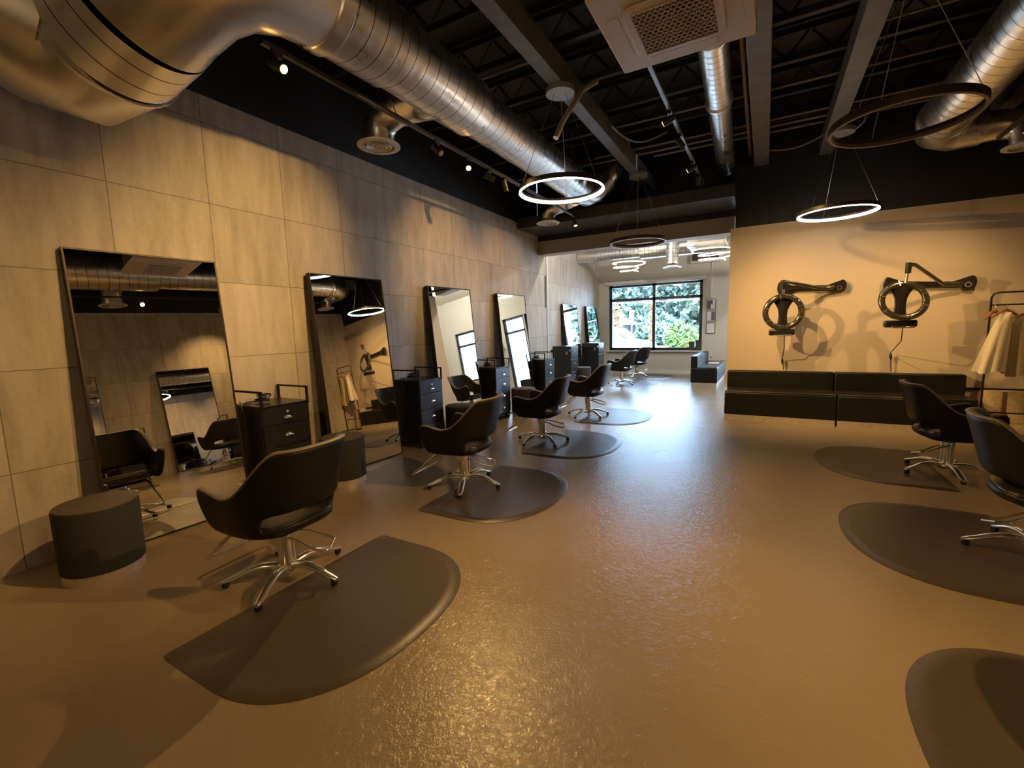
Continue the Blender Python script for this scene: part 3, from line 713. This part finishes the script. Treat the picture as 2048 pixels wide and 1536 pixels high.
# ------------------------------------------------------------------ half-round mats
def mat_proto():
    def outline(ins):
        hu, dv = .69 - ins, .975 - ins; v0 = ins; pts = []
        v1 = .40
        pts.append((-hu + .03, v0)); pts.append((-hu + .006, v0 + .012)); pts.append((-hu, v0 + .05))
        n = 40
        for k in range(n + 1):
            a = pi * (1 - k / n); c, s = cos(a), sin(a)
            pts.append((hu * math.copysign(abs(c) ** .86, c), v1 + (dv - v1) * abs(s) ** .86))
        pts.append((hu, v0 + .05)); pts.append((hu - .006, v0 + .012)); pts.append((hu - .03, v0))
        return pts
    b = nb(); rings = []
    for ins, z in ((0, .0), (0, .002), (.022, .010), (.06, .0125), (.078, .0115), (.10, .0085)):
        rings.append([b.verts.new((y_, x_, z)) for x_, y_ in outline(ins)])
    n = len(rings[0])
    for i in range(5):
        for k in range(n): b.faces.new((rings[i][k], rings[i][(k + 1) % n], rings[i + 1][(k + 1) % n], rings[i + 1][k]))
    b.faces.new(rings[0][::-1]); b.faces.new(rings[-1])
    return tag(obj('floor_mat', b, 'matr', sharp=60), '', 'mat', 'half-round rubber mats beside the chairs')
f0 = mat_proto()
md = [(-2.375, 1.53, 0, 'dark half-round rubber mat beside the nearest left chair'), (-2.455, 3.36, 0, 'dark half-round mat beside the second left chair'),
      (-2.47, 5.20, 0, 'dark half-round mat beside the third left chair'), (-2.50, 7.09, 0, 'dark half-round mat beside the fourth left chair'),
      (-3.15, 11.35, 0, 'bluish-lit half-round mat at the nearer far-room chair'), (-3.17, 13.1, 0, 'half-round mat at the farthest chair below the big window'),
      (1.49, 5.66, pi, 'half-round mat on the right side nearest the bench'), (1.49, 3.78, pi, 'half-round mat on the right side under the cut-off chair'),
      (1.49, 1.92, pi, 'dark half-round mat at the bottom right corner')]
for i, (x, y, rz, lb) in enumerate(md):
    m = f0 if i == 0 else dup(f0, lb); m['label'] = lb; m.location = (x, y, .0006); m.rotation_euler = (0, 0, rz)

# ------------------------------------------------------------------ benches
def bench(loc, rotz, W, label, n=1, grp=None):
    t = thing('leather_bench', label, 'bench', loc, rotz, grp)      # local: width +x, front at y=0, back at y=.58
    obj('seat_block', box(nb(), 0, W, 0, .58, .085, .43), 'leather', t, bevel=.018)
    for k in range(n): obj('seat_cushion', box(nb(), W * k / n + .002, W * (k + 1) / n - .002, .002, .44, .425, .45), 'piping', t, bevel=.012)
    for k in range(n): obj('backrest', box(nb(), W * k / n + .002, W * (k + 1) / n - .002, .43, .58, .43, .715), 'leather', t, bevel=.018)
    obj('steel_plinth', box(nb(), .01, W - .01, .008, .56, 0, .086), 'brushed', t, flat=True)
    return t
bench((-.505, 7.455, 0), 0, 1.40, 'long black leather bench unit at the left, under the smaller wall dryer')
bench((.90, 7.455, 0), 0, 1.40, 'long black leather bench unit at the right, under the larger wall dryer')
bench((-.93, 11.28, 0), pi / 2, 2.35, 'black leather bench in the bright far room below the framed certificates', 3)
o = obj('folded_cloth', box(nb(), -1.25, -1.0, 12.4, 12.75, .452, .462), 'rag', bevel=.004); tag(o, 'small white cloth lying on the far bench', 'cloth')

# ------------------------------------------------------------------ wall dryers
def dryer(ringc, tiltx, brk, piv, elbow, label, shift=(0, 0)):
    t = thing('wall_dryer', label, 'hair dryer', (brk[0], YB - .03, brk[1]), 0, 'ring hair dryers on arms')
    ox, oy, oz = brk[0], YB - .03, brk[1]
    L = lambda x, y, z: (x - ox, y - oy, z - oz)
    # wall rail: flat black tapered arm with rounded ends
    a = nb(); bx, bz = brk; px, pz = piv; n = 14; poly = []
    for k in range(n): th = -pi / 2 + pi * k / (n - 1); poly.append((bx - .02 + .05 * cos(th), bz + .085 * sin(th)))
    poly += [(bx - .2, bz + .02), (px + .15, pz + .03)]
    for k in range(n): th = pi / 2 + pi * k / (n - 1); poly.append((px + .045 * cos(th), pz + .10 * sin(th)))
    poly += [(px + .15, pz - .035), (bx - .2, bz - .035)]
    f1 = [a.verts.new((x - ox, -.0, z - oz)) for x, z in poly]; f2 = [a.verts.new((x - ox, -.055, z - oz)) for x, z in poly]; m_ = len(poly)
    a.faces.new(f1); a.faces.new(f2[::-1])
    for k in range(m_): a.faces.new((f1[k], f1[(k + 1) % m_], f2[(k + 1) % m_], f2[k]))
    obj('wall_arm', a, 'dryer', t, bevel=.008)
    obj('arm_eyelet', xf(lathe(nb(), [(.022, -.003), (.034, -.003), (.034, .003), (.022, .003)], 24, closed=True), Matrix.Translation((-.055, -.06, -.03)) @ Matrix.Rotation(pi / 2, 4, 'X')), 'chrome', t)
    # second, swinging arm from near the bracket to the elbow
    obj('swing_arm', tube(nb(), [L(bx - .12, YB - .12, bz - .02), L(bx - .30, YB - .16, bz - .02), L(elbow[0] + .06, elbow[1], elbow[2]), L(*elbow)], [.028, .022, .022, .036], 14), 'dglass', t)
    obj('elbow_joint', tube(nb(), [L(elbow[0], elbow[1], elbow[2] + .03), L(elbow[0], elbow[1], elbow[2] - .10)], .032, 16), 'dryer', t)
    rc = Vector(ringc); R0 = .255
    obj('post', tube(nb(), [L(elbow[0], elbow[1], elbow[2] - .08), L(rc.x + .01, rc.y + .03, rc.z + R0 - .04)], .018, 12), 'chrome', t)
    Mx = Matrix.Translation(rc - Vector((ox, oy, oz))) @ Matrix.Rotation(tiltx[1], 4, 'Z') @ Matrix.Rotation(pi / 2 + tiltx[0], 4, 'X')
    prof = []
    for k in range(14): th = 2 * pi * k / 14; prof.append((R0 - .033 + .036 * cos(th), .026 * sin(th)))
    obj('heat_ring', xf(lathe(nb(), prof, 64, closed=True), Mx), 'dglass', t)
    bm = nb()
    lathe(bm, [(R0 + .001, -.006), (R0 + .006, 0), (R0 + .001, .006)], 64, closed=True); lathe(bm, [(R0 - .071, -.004), (R0 - .066, -.004), (R0 - .066, .004)], 64, closed=True)
    obj('ring_trim', xf(bm, Mx), 'bmetal', t)
    bm = nb()
    for a_ in (20, 100, 165, 215, 285, 340):
        ar = R_(a_); tube(bm, [((R0 - .068) * cos(ar), (R0 - .068) * sin(ar), .027), (R0 * cos(ar), R0 * sin(ar), .022)], .005, 6)
    obj('ring_clip', xf(bm, Mx), 'chrome', t)
    # hourglass column behind the ring
    b = nb(); pr = [(.13, .20), (.125, .15), (.085, .09), (.062, .03), (.055, -.05), (.06, -.14), (.075, -.19), (.085, -.22)]; rows = []
    for hw, z in pr:
        rows.append([b.verts.new((hw * math.copysign(abs(cos(q)) ** .7, cos(q)), .09 + .045 * math.copysign(abs(sin(q)) ** .7, sin(q)), z)) for q in [2 * pi * k / 20 for k in range(20)]])
    for i in range(len(pr) - 1):
        for k in range(20): b.faces.new((rows[i][k], rows[i][(k + 1) % 20], rows[i + 1][(k + 1) % 20], rows[i + 1][k]))
    b.faces.new(rows[0]); b.faces.new(rows[-1][::-1])
    obj('dryer_body', xf(b, Matrix.Translation(rc - Vector((ox, oy, oz))) @ Matrix.Rotation(tiltx[1], 4, 'Z')), 'dryer', t)
    bxx = obj('control_box', box(nb(), rc.x - ox - .17, rc.x - ox + .155, rc.y - oy - .01, rc.y - oy + .12, rc.z - oz - .335, rc.z - oz - .245), 'dryer', t, bevel=.02)
    obj('chrome_strip', box(nb(), rc.x - ox - .10, rc.x - ox + .13, rc.y - oy - .02, rc.y - oy + .0, rc.z - oz - .345, rc.z - oz - .325), 'chrome', bxx, bevel=.004)
    x0, y0, z0 = rc.x + .03, rc.y + .08, rc.z - .33
    obj('power_cord', tube(nb(), [L(x0, y0, z0), L(x0 + .01, y0 + .08, z0 - .18), L(x0 + .0, YB - .06, z0 - .36), L(x0 + .02, YB - .05, .73)], .006, 7), 'cable', t)
    obj('cord_plug', tube(nb(), [L(x0, YB - .06, z0 - .37), L(x0 + .0, YB - .06, z0 - .39), L(x0 + .005, YB - .06, z0 - .44), L(x0 + .007, YB - .06, z0 - .46)], [.006, .017, .015, .006], 10), 'glide', t)
    return t
dryer((.215, 7.60, 1.60), (0, 0), (.955, 1.95), (.18, 1.965), (.20, 7.60, 2.02), 'smaller-looking ring hair dryer on the wall above the left bench unit')
dryer((1.50, 7.38, 1.685), (-.30, .12), (2.30, 1.90), (1.44, 1.93), (1.53, 7.42, 2.12), 'ring hair dryer with raised arm above the right bench unit')

# ------------------------------------------------------------------ clothes rail
t = thing('clothes_rail', 'thin black metal clothes rail with garments at the right end of the back wall', 'clothes rail', (2.33, 7.5, 0))
obj('rail_frame', tube(nb(), [(0, 0, .02), (0, 0, 1.68), (.02, 0, 1.72), (.06, 0, 1.735), (.62, 0, 1.735), (.66, 0, 1.72), (.68, 0, 1.68), (.68, 0, .02)], .011, 8), 'bmetal', t)
obj('hanging_bar', tube(nb(), [(0, 0, 1.59), (.68, 0, 1.59)], .009, 8), 'bmetal', t)
obj('foot_bar', tube(nb(), [(0, -.2, .012), (0, .2, .012)], .011, 8), 'bmetal', t); obj('foot_bar', tube(nb(), [(.68, -.2, .012), (.68, .2, .012)], .011, 8), 'bmetal', t)
obj('lower_bar', tube(nb(), [(0, 0, .30), (.68, 0, .30)], .009, 8), 'bmetal', t)
def garment(x, y, zt, zb, wt, wb, m, label, sd, ang=0, lean_=0):
    rnd = random.Random(sd); b = nb(); N, K = 40, 14; G = []
    for i in range(K + 1):
        u = i / K; z = lerp(zt, zb, u); row = []
        w = lerp(wt, wb, u ** .7) if u > .08 else wt * (.35 + u * 8)
        for k in range(N):
            a = 2 * pi * k / N; fold = 1 + .16 * sin(a * 7 + sd) * u + .05 * sin(a * 13 + sd * 2) * u
            px = w * .5 * cos(a) * fold; py = .055 * sin(a) * (1 + .8 * u) * fold
            row.append(b.verts.new((px * cos(ang) - py * sin(ang) + lean_ * u, px * sin(ang) + py * cos(ang), z + .015 * sin(a * 3) * u)))
        G.append(row)
    for i in range(K):
        for k in range(N): b.faces.new((G[i][k], G[i][(k + 1) % N], G[i + 1][(k + 1) % N], G[i + 1][k]))
    b.faces.new(G[0])
    g = thing('garment', label, 'garment', (x, y, 0), 0, None)
    obj('cloth', b, m, g, sharp=80)
    h = nb(); c_, s_ = cos(ang), sin(ang)
    tube(h, [(-.19 * c_, -.19 * s_, zt - .06), (-.08 * c_, -.08 * s_, zt + .0), (0, 0, zt + .03), (.08 * c_, .08 * s_, zt), (.19 * c_, .19 * s_, zt - .06)], [.01, .014, .016, .014, .01], 8)
    ho = obj('hanger', h, 'wood', g); obj('hook', tube(nb(), [(0, 0, zt + .03), (0, 0, 1.575), (0, .012, 1.603), (0, 0, 1.605)], .003, 5), 'wire', ho)
    return g
garment(2.44, 7.42, 1.50, .80, .12, .34, 'cloth', 'cream robe hanging on the clothes rail, flaring to the left', 1, R_(35), -.10)
garment(2.66, 7.5, 1.47, .76, .28, .34, 'cloth2', 'olive-brown garment hanging behind the cream robe', 3, R_(15))
garment(2.84, 7.5, 1.47, .70, .3, .36, 'cloth3', 'tan garment hanging at the right end of the rail', 5, R_(20))
h = nb()
for k in range(3): pass
tube(h, [(-.16, -.05, -.07), (-.07, -.02, 0), (0, 0, .02), (.10, .02, -.04)], [.011, .02, .02, .012], 8); 
g = thing('clothes_hanger', 'empty reddish wooden hangers at the left end of the clothes rail', 'hanger', (2.37, 7.49, 1.50), R_(30))
obj('hanger_bar', h, 'wood', g); obj('hook', tube(nb(), [(0, 0, .02), (0, 0, .08), (0, .012, .105)], .003, 5), 'wire', g)
# pale storage bag under the garments
b = nb(); G = []
for i in range(9):
    u = i / 8; row = []
    for k in range(28):
        a = 2 * pi * k / 28; f = 1 + .05 * sin(a * 6 + i * .4); row.append(b.verts.new(((.20 + .02 * sin(i)) * math.copysign(abs(cos(a)) ** .6, cos(a)) * f, .09 * math.copysign(abs(sin(a)) ** .6, sin(a)) * f, .02 + u * .52)))
    G.append(row)
for i in range(8):
    for k in range(28): b.faces.new((G[i][k], G[i][(k + 1) % 28], G[i + 1][(k + 1) % 28], G[i + 1][k]))
b.faces.new(G[0][::-1]); b.faces.new(G[-1])
o = obj('laundry_bag', b, 'cloth3', sharp=80); o.location = (2.62, 7.72, 0.0); tag(o, 'tan cloth bag standing on the floor under the garments', 'bag')

# ------------------------------------------------------------------ far room details
def cert(z, label, kind):
    t = thing('framed_certificate', label, 'picture', (-1.37, YF, z), 0, 'framed prints on the far wall')
    obj('frame', box(nb(), -.12, .12, -.022, 0, -.15, .15), 'aframe', t, flat=True); obj('sheet', box(nb(), -.105, .105, -.025, -.022, -.135, .135), 'paper', t, flat=True)
    if kind == 0: bm = box(nb(), -.10, -.01, -.027, -.025, -.13, .10); box(bm, -.01, .04, -.027, -.025, .0, .12); obj('print', bm, 'ink', t, flat=True)
    elif kind == 1: obj('print', box(nb(), .01, .10, -.027, -.025, -.12, .12), 'ink', t, flat=True)
    else:
        bm = nb()
        for k in range(6): box(bm, -.07, .07, -.027, -.025, .09 - k * .035, .096 - k * .035)
        obj('print', bm, 'ink2', t, flat=True)
cert(2.02, 'topmost of the three framed prints beside the far window', 0)
cert(1.68, 'middle framed print beside the far window, picture at its right', 1)
cert(1.34, 'lowest of the three framed prints, a plain white certificate', 2)
for i, (x, h_) in enumerate(((-1.86, .26), (-1.68, .30))):
    t = thing('sill_box', ['left dark box on the window sill behind the far bench', 'right dark box on the window sill, the taller one'][i], 'box', (x, YF - .03, .70), 0, 'dark boxes on the window sill')
    obj('box_body', box(nb(), -.07, .07, -.055, .06, 0, h_), 'box', t, bevel=.004); obj('box_lid', box(nb(), -.073, .073, -.058, .063, h_ - .04, h_ + .004), 'box', t, bevel=.003)
t = thing('roller_shade', 'rolled-up shade cassette along the top of the far window', 'blind', (-2.98, YF - .05, 2.78))
obj('cassette', box(nb(), -1.44, 1.44, -.05, .05, -.03, .06), 'shade', t, bevel=.01); obj('rolled_fabric', tube(nb(), [(-1.38, 0, -.035), (1.38, 0, -.035)], .03, 16), 'ductp', t)
t = thing('alarm_strobe', 'small white alarm strobe on the wall left of the far window', 'alarm', (-4.47, YF, 2.83)); obj('housing', box(nb(), -.035, .035, -.04, 0, -.06, .06), 'sill', t, bevel=.005); obj('strobe_lens', box(nb(), -.015, .015, -.055, -.04, -.03, .03), 'paper', t, bevel=.004)
t = thing('wall_outlet', 'small dark outlet low on the wall below the certificates', 'outlet', (-1.34, YF, .50)); obj('cover_plate', box(nb(), -.035, .035, -.006, 0, -.05, .05), 'whitem', t); obj('socket', box(nb(), -.018, .018, -.012, -.006, -.02, .02), 'bmetal', t)
o = obj('wall_conduit', box(nb(), -1.38, -1.355, YF - .015, YF, 2.2, 4.1), 'sill', flat=True); tag(o, 'thin pale conduit rising to the ceiling above the framed prints', 'pipe')
o = obj('tall_trim_bar', box(nb(), XW, XW + .012, 8.79, 8.83, 1.9, 2.56), 'aframe', flat=True); tag(o, 'thin dark vertical strip at the end of the tiled wall', 'trim strip')
# metal shelf seen in the third mirror
t = thing('metal_shelf_rack', 'open black metal shelf rack against the far window wall', 'shelf', (1.55, 13.8, 0))
bm = nb()
for x in (0, .5):
    for y in (0, .22): box(bm, x - .012, x + .012, y - .012, y + .012, 0, 1.9)
obj('rack_frame', bm, 'bmetal', t, flat=True)
for k in range(4): obj('shelf', box(nb(), -.01, .51, -.01, .23, .35 + k * .5, .365 + k * .5), 'bmetal', t, flat=True)

# ------------------------------------------------------------------ outside
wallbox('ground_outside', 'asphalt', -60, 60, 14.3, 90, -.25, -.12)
def leafcloud(bm, c, rad, n, size, rnd, squash=1.):
    for _ in range(n):
        while True:
            v = Vector((rnd.uniform(-1, 1), rnd.uniform(-1, 1), rnd.uniform(-1, 1)))
            if .45 < v.length < 1: break
        p = Vector(c) + Vector((v.x * rad[0], v.y * rad[1], v.z * rad[2])); s = size * rnd.uniform(.6, 1.3)
        u = Vector((rnd.gauss(0, 1), rnd.gauss(0, 1), rnd.gauss(0, 1))).normalized(); w = u.orthogonal().normalized() * s * .6; u = u * s
        bm.faces.new([bm.verts.new(p + q) for q in (-u, w, u, -w)])
def tree(x, y, h, r, m, label, sd, trunk=.2, grp='trees across the street', n=1500, size=.3):
    rnd = random.Random(sd); t = thing('tree', label, 'tree', (x, y, -.12), 0, grp); bm = nb()
    for k in range(9):
        a = rnd.uniform(0, 2 * pi); q = rnd.uniform(0, .5) * r; z = h * (.10 + .78 * k / 8)
        leafcloud(bm, (q * cos(a), q * sin(a), z), (r * .68, r * .68, h * .16), n // 9, size, rnd)
    obj('crown', bm, m, t, flat=True); obj('trunk', tube(nb(), [(0, 0, 0), (.05 * r, 0, h * .3), (0, .03 * r, h * .75)], [trunk, trunk * .8, trunk * .3], 8), 'bark', t)
    return t
tr = [(-27, 49, 9, 4.7, 'l1', 'tall blue-green tree at the left of the far window view'), (-15, 52.6, 8.8, 4.7, 'l1', 'tall blue-green tree behind the street sign'), (-3.6, 49, 8.8, 4.7, 'l5', 'pale tree in the upper right part of the window view'),
      (8, 49, 8.5, 4.7, 'l1', 'green tree seen through the glass door'), (-21, 60, 10.5, 4.8, 'l1', 'dark tree in the second row behind the pale house'), (-9.4, 60, 10.2, 4.8, 'l1', 'dense green tree behind the window mullion'),
      (2.5, 60, 10, 4.8, 'l5', 'pale green tree at the right edge of the window view'), (14, 60, 10, 4.8, 'l1', 'green tree right of the glass door'), (-33, 60, 10.5, 4.8, 'l1', 'farthest left dark tree of the second row')]
for i, (x, y, h_, r_, m_, lb) in enumerate(tr): tree(x, y, h_, r_, m_, lb, i + 3, .35, n=2600, size=.5)
tree(-9.65, 33, 3.3, .55, 'l4', 'small orange-leaved tree in front of the pale house', 21, .10, 'small street trees', 500, .12)
tree(-6.6, 31, 3.4, .28, 'l4', 'slim rust-coloured tree behind the window mullion', 22, .05, 'small street trees', 420, .09)
def shrub(x, y, r, m, label, sd, size, n=900):
    rnd = random.Random(sd); t = thing('shrub', label, 'shrub', (x, y, -.12), 0, 'shrubs outside the window'); bm = nb(); leafcloud(bm, (0, 0, r[2] * .85), r, n, size, rnd); obj('foliage', bm, m, t, flat=True)
    obj('stem', tube(nb(), [(0, 0, 0), (0, 0, r[2] * .9)], .05, 6), 'bark', t)
shrub(-4.65, 30, (1.05, .9, .95), 'l2', 'rounded green shrub across the street', 31, .13, 1500)
shrub(-7.4, 37, (2.0, 1.3, .95), 'l1', 'dark shrub at the foot of the trees, behind the sign', 32, .2, 1200)
shrub(-2.1, 33, (1.2, 1.2, 1.25), 'l5', 'pale shrub at the right of the window view', 33, .2)
shrub(-13.2, 45.95, (1.9, 1.3, 1.5), 'l1', 'dark bush behind the pale house roof', 36, .25, 1500)
shrub(-8.4, 42, (1.7, 1.3, 1.5), 'l1', 'dark bush between the house and the mullion', 37, .25, 1500)
shrub(-1.98, 15.5, (.62, .4, .60), 'l3', 'yellow-green shrub just outside the window at lower right', 34, .05, 2600)
shrub(1.0, 17.5, (1.0, .8, 1.1), 'l2', 'green shrub outside the glass door', 35, .08, 1800)
t = thing('street_sign', 'white rectangular street sign on a grey pole', 'sign', (-5.8, 22.5, -.12)); obj('pole', tube(nb(), [(0, 0, 0), (0, 0, 2.3)], .035, 8), 'pole', t); obj('sign_board', box(nb(), -.11, .11, -.05, -.03, 1.95, 2.36), 'paper', t, flat=True)
obj('sign_mark', box(nb(), -.015, .015, -.06, -.05, 2.02, 2.28), 'pole', t, flat=True)
t = thing('house', 'low pale house with a light roof across the street', 'house', (-16.2, 40, -.12)); obj('house_wall', box(nb(), -5, 5.2, 0, 4, 0, 1.7), 'housew', t, flat=True)
b = nb(); v = [b.verts.new(p) for p in ((-5.6, -.6, 1.7), (5.8, -.6, 1.7), (5.8, 4.6, 1.7), (-5.6, 4.6, 1.7), (-4.4, 2, 2.9), (3.4, 2, 2.9))]
for f in ((0, 1, 5, 4), (1, 2, 5), (2, 3, 4, 5), (3, 0, 4), (3, 2, 1, 0)): b.faces.new([v[i] for i in f])
obj('roof', b, 'roof', t, flat=True)
for k in range(4): obj('house_window', box(nb(), -4 + k * 2.3, -3 + k * 2.3, -.03, 0, .7, 1.5), 'carg', t, flat=True)
# parked car, side on, bonnet to the right
t = thing('parked_car', 'white car parked outside the far window', 'car', (-4.10, 18.6, -.12))
side = [(-4.3, .35), (-4.35, .8), (-4.2, 1.0), (-3.9, 1.42), (-3.4, 1.56), (-1.7, 1.58), (-1.25, 1.50), (-.75, 1.06), (-.2, .95), (.12, .82), (.2, .6), (.18, .32)]
b = nb(); A = []
for (y_, ins) in ((-.86, .0), (-.84, .02), (.84, .02), (.86, 0)): pass
sec = [(-.88, .96, .0), (-.80, 1.0, 0), (.80, 1.0, 0), (.88, .96, 0)]
for yy, sc_, _ in sec: A.append([b.verts.new((x, yy * (1 - .14 * max(0, (z - .95) / .6)), .3 + (z - .3) * sc_)) for x, z in side])
for i in range(3):
    for k in range(len(side) - 1): b.faces.new((A[i][k], A[i][k + 1], A[i + 1][k + 1], A[i + 1][k]))
    b.faces.new((A[i][-1], A[i][0], A[i + 1][0], A[i + 1][-1]))
b.faces.new(A[0]); b.faces.new(A[-1][::-1]); obj('car_body', b, 'car', t, bevel=.03)
for (a0, a1) in ((-3.55, -2.65), (-2.55, -1.65)):
    b = nb(); v = [b.verts.new(p) for p in ((a0, -.87, 1.02), (a1, -.87, 1.02), (a1, -.80, 1.42), (a0 + .1, -.80, 1.42))]; b.faces.new(v); obj('side_window', b, 'carg', t, flat=True)
b = nb(); v = [b.verts.new(p) for p in ((-1.2, -.80, 1.47), (-.72, -.82, 1.085), (-.72, .82, 1.085), (-1.2, .80, 1.47))]; b.faces.new(v); obj('windscreen', xf(b, Matrix.Translation((.02, 0, .025))), 'carg', t, flat=True)
b = nb(); v = [b.verts.new(p) for p in ((-1.55, -.875, 1.02), (-.85, -.882, 1.02), (-1.28, -.815, 1.40), (-1.55, -.81, 1.42))]; b.faces.new(v); obj('side_window', b, 'carg', t, flat=True)
obj('wing_mirror', box(nb(), -1.05, -.85, -1.02, -.86, 1.0, 1.12), 'car', t, bevel=.03); obj('headlamp', box(nb(), -.15, .14, -.86, -.70, .62, .80), 'lamp', t, bevel=.02)
for wx in (-3.5, -.65): w_ = obj('wheel', tube(nb(), [(wx, -.88, .33), (wx, -.68, .33)], .33, 28), 'tyre', t); obj('hubcap', tube(nb(), [(wx, -.895, .33), (wx, -.88, .33)], .2, 20), 'pole', w_)
# brick pier outside
o = struct('pillar_outside', box(nb(), 2.3, 3.0, 14.9, 15.6, -.12, 3.6), 'brick', flat=True)
struct('pillar_outside_2', box(nb(), -.3, .15, 16.4, 16.9, -.12, 3.6), 'brick', flat=True)
cord('overhead_line', [(-30, 27, 3.0), (-10, 27, 2.85), (12, 27, 2.8)], .03, 'pole', 'thin overhead line crossing the trees outside', 'cable')

# ------------------------------------------------------------------ light
w = bpy.data.worlds.new('World'); SC.world = w; w.use_nodes = True; nt = w.node_tree
bg = nt.nodes['Background']; bg.inputs[0].default_value = (.42, .66, 1.0, 1); bg.inputs[1].default_value = 17.0
def light(kind, name, loc, rot=None, **k):
    L = bpy.data.lights.new(name, kind); o = bpy.data.objects.new(name, L); COL.objects.link(o); o.location = loc
    for a, v in k.items(): setattr(L, a, v)
    if rot is not None: o.rotation_euler = rot
    return o
s = light('SUN', 'sun', (0, 0, 20), None, energy=20, color=(1, .95, .86), angle=R_(.6)); s.rotation_euler = Vector((-.45, .72, -.85)).to_track_quat('-Z', 'Y').to_euler()
for (a, b_, z0, z1) in wins:
    p = light('AREA', 'window_portal', ((a + b_) / 2, YF + .21, (z0 + z1) / 2), None, shape='RECTANGLE', size=b_ - a, size_y=z1 - z0)
    p.data.cycles.is_portal = True
    p.rotation_euler = Vector((0, -1, 0)).to_track_quat('-Z', 'Y').to_euler()
light('POINT', 'far_room_fill', (2.6, 11.6, 3.9), None, energy=300, color=(1, .95, .86), shadow_soft_size=.06)  # added fill without a fitting, makes up for weak daylight here
light('POINT', 'far_room_fill', (-2.6, 9.6, 3.9), None, energy=130, color=(1, .95, .86), shadow_soft_size=.06)  # second added fill, just past the opening
light('POINT', 'rear_room_fill', (-.5, -1.6, 3.0), None, energy=34, color=(1, .66, .32), shadow_soft_size=.4)  # added fill without a fitting, behind the camera, lifts the near floor

# ------------------------------------------------------------------ camera
def cam_rot(yaw, pit, rol):
    cy_, sy = cos(yaw), sin(yaw); cp, sp = cos(pit), sin(pit); cr, sr = cos(rol), sin(rol)
    right = Vector((cy_, sy, 0)); fwd = Vector((-sy * cp, cy_ * cp, sp)); up = right.cross(fwd)
    r2 = cr * right + sr * up; u2 = -sr * right + cr * up
    return Matrix((r2, u2, -fwd)).transposed()
cam = bpy.data.cameras.new('camera'); co = bpy.data.objects.new('camera', cam); COL.objects.link(co)
cam.sensor_fit = 'HORIZONTAL'; cam.sensor_width = 36; cam.lens = 894.6 / 2048 * 36; cam.clip_start = .05; cam.clip_end = 300
co.matrix_world = Matrix.Translation((0, 0, 1.458)) @ cam_rot(.5151, -.1216, -.0271).to_4x4()
SC.camera = co
SC.view_settings.view_transform = 'Standard'
SC.view_settings.look = 'None'
SC.view_settings.exposure = .36; SC.view_settings.gamma = 1.06
SC.cycles.use_denoising = True
SC.cycles.max_bounces = 10; SC.cycles.glossy_bounces = 7; SC.cycles.transparent_max_bounces = 10
SC.cycles.caustics_reflective = False; SC.cycles.caustics_refractive = False
SC.cycles.sample_clamp_indirect = 6
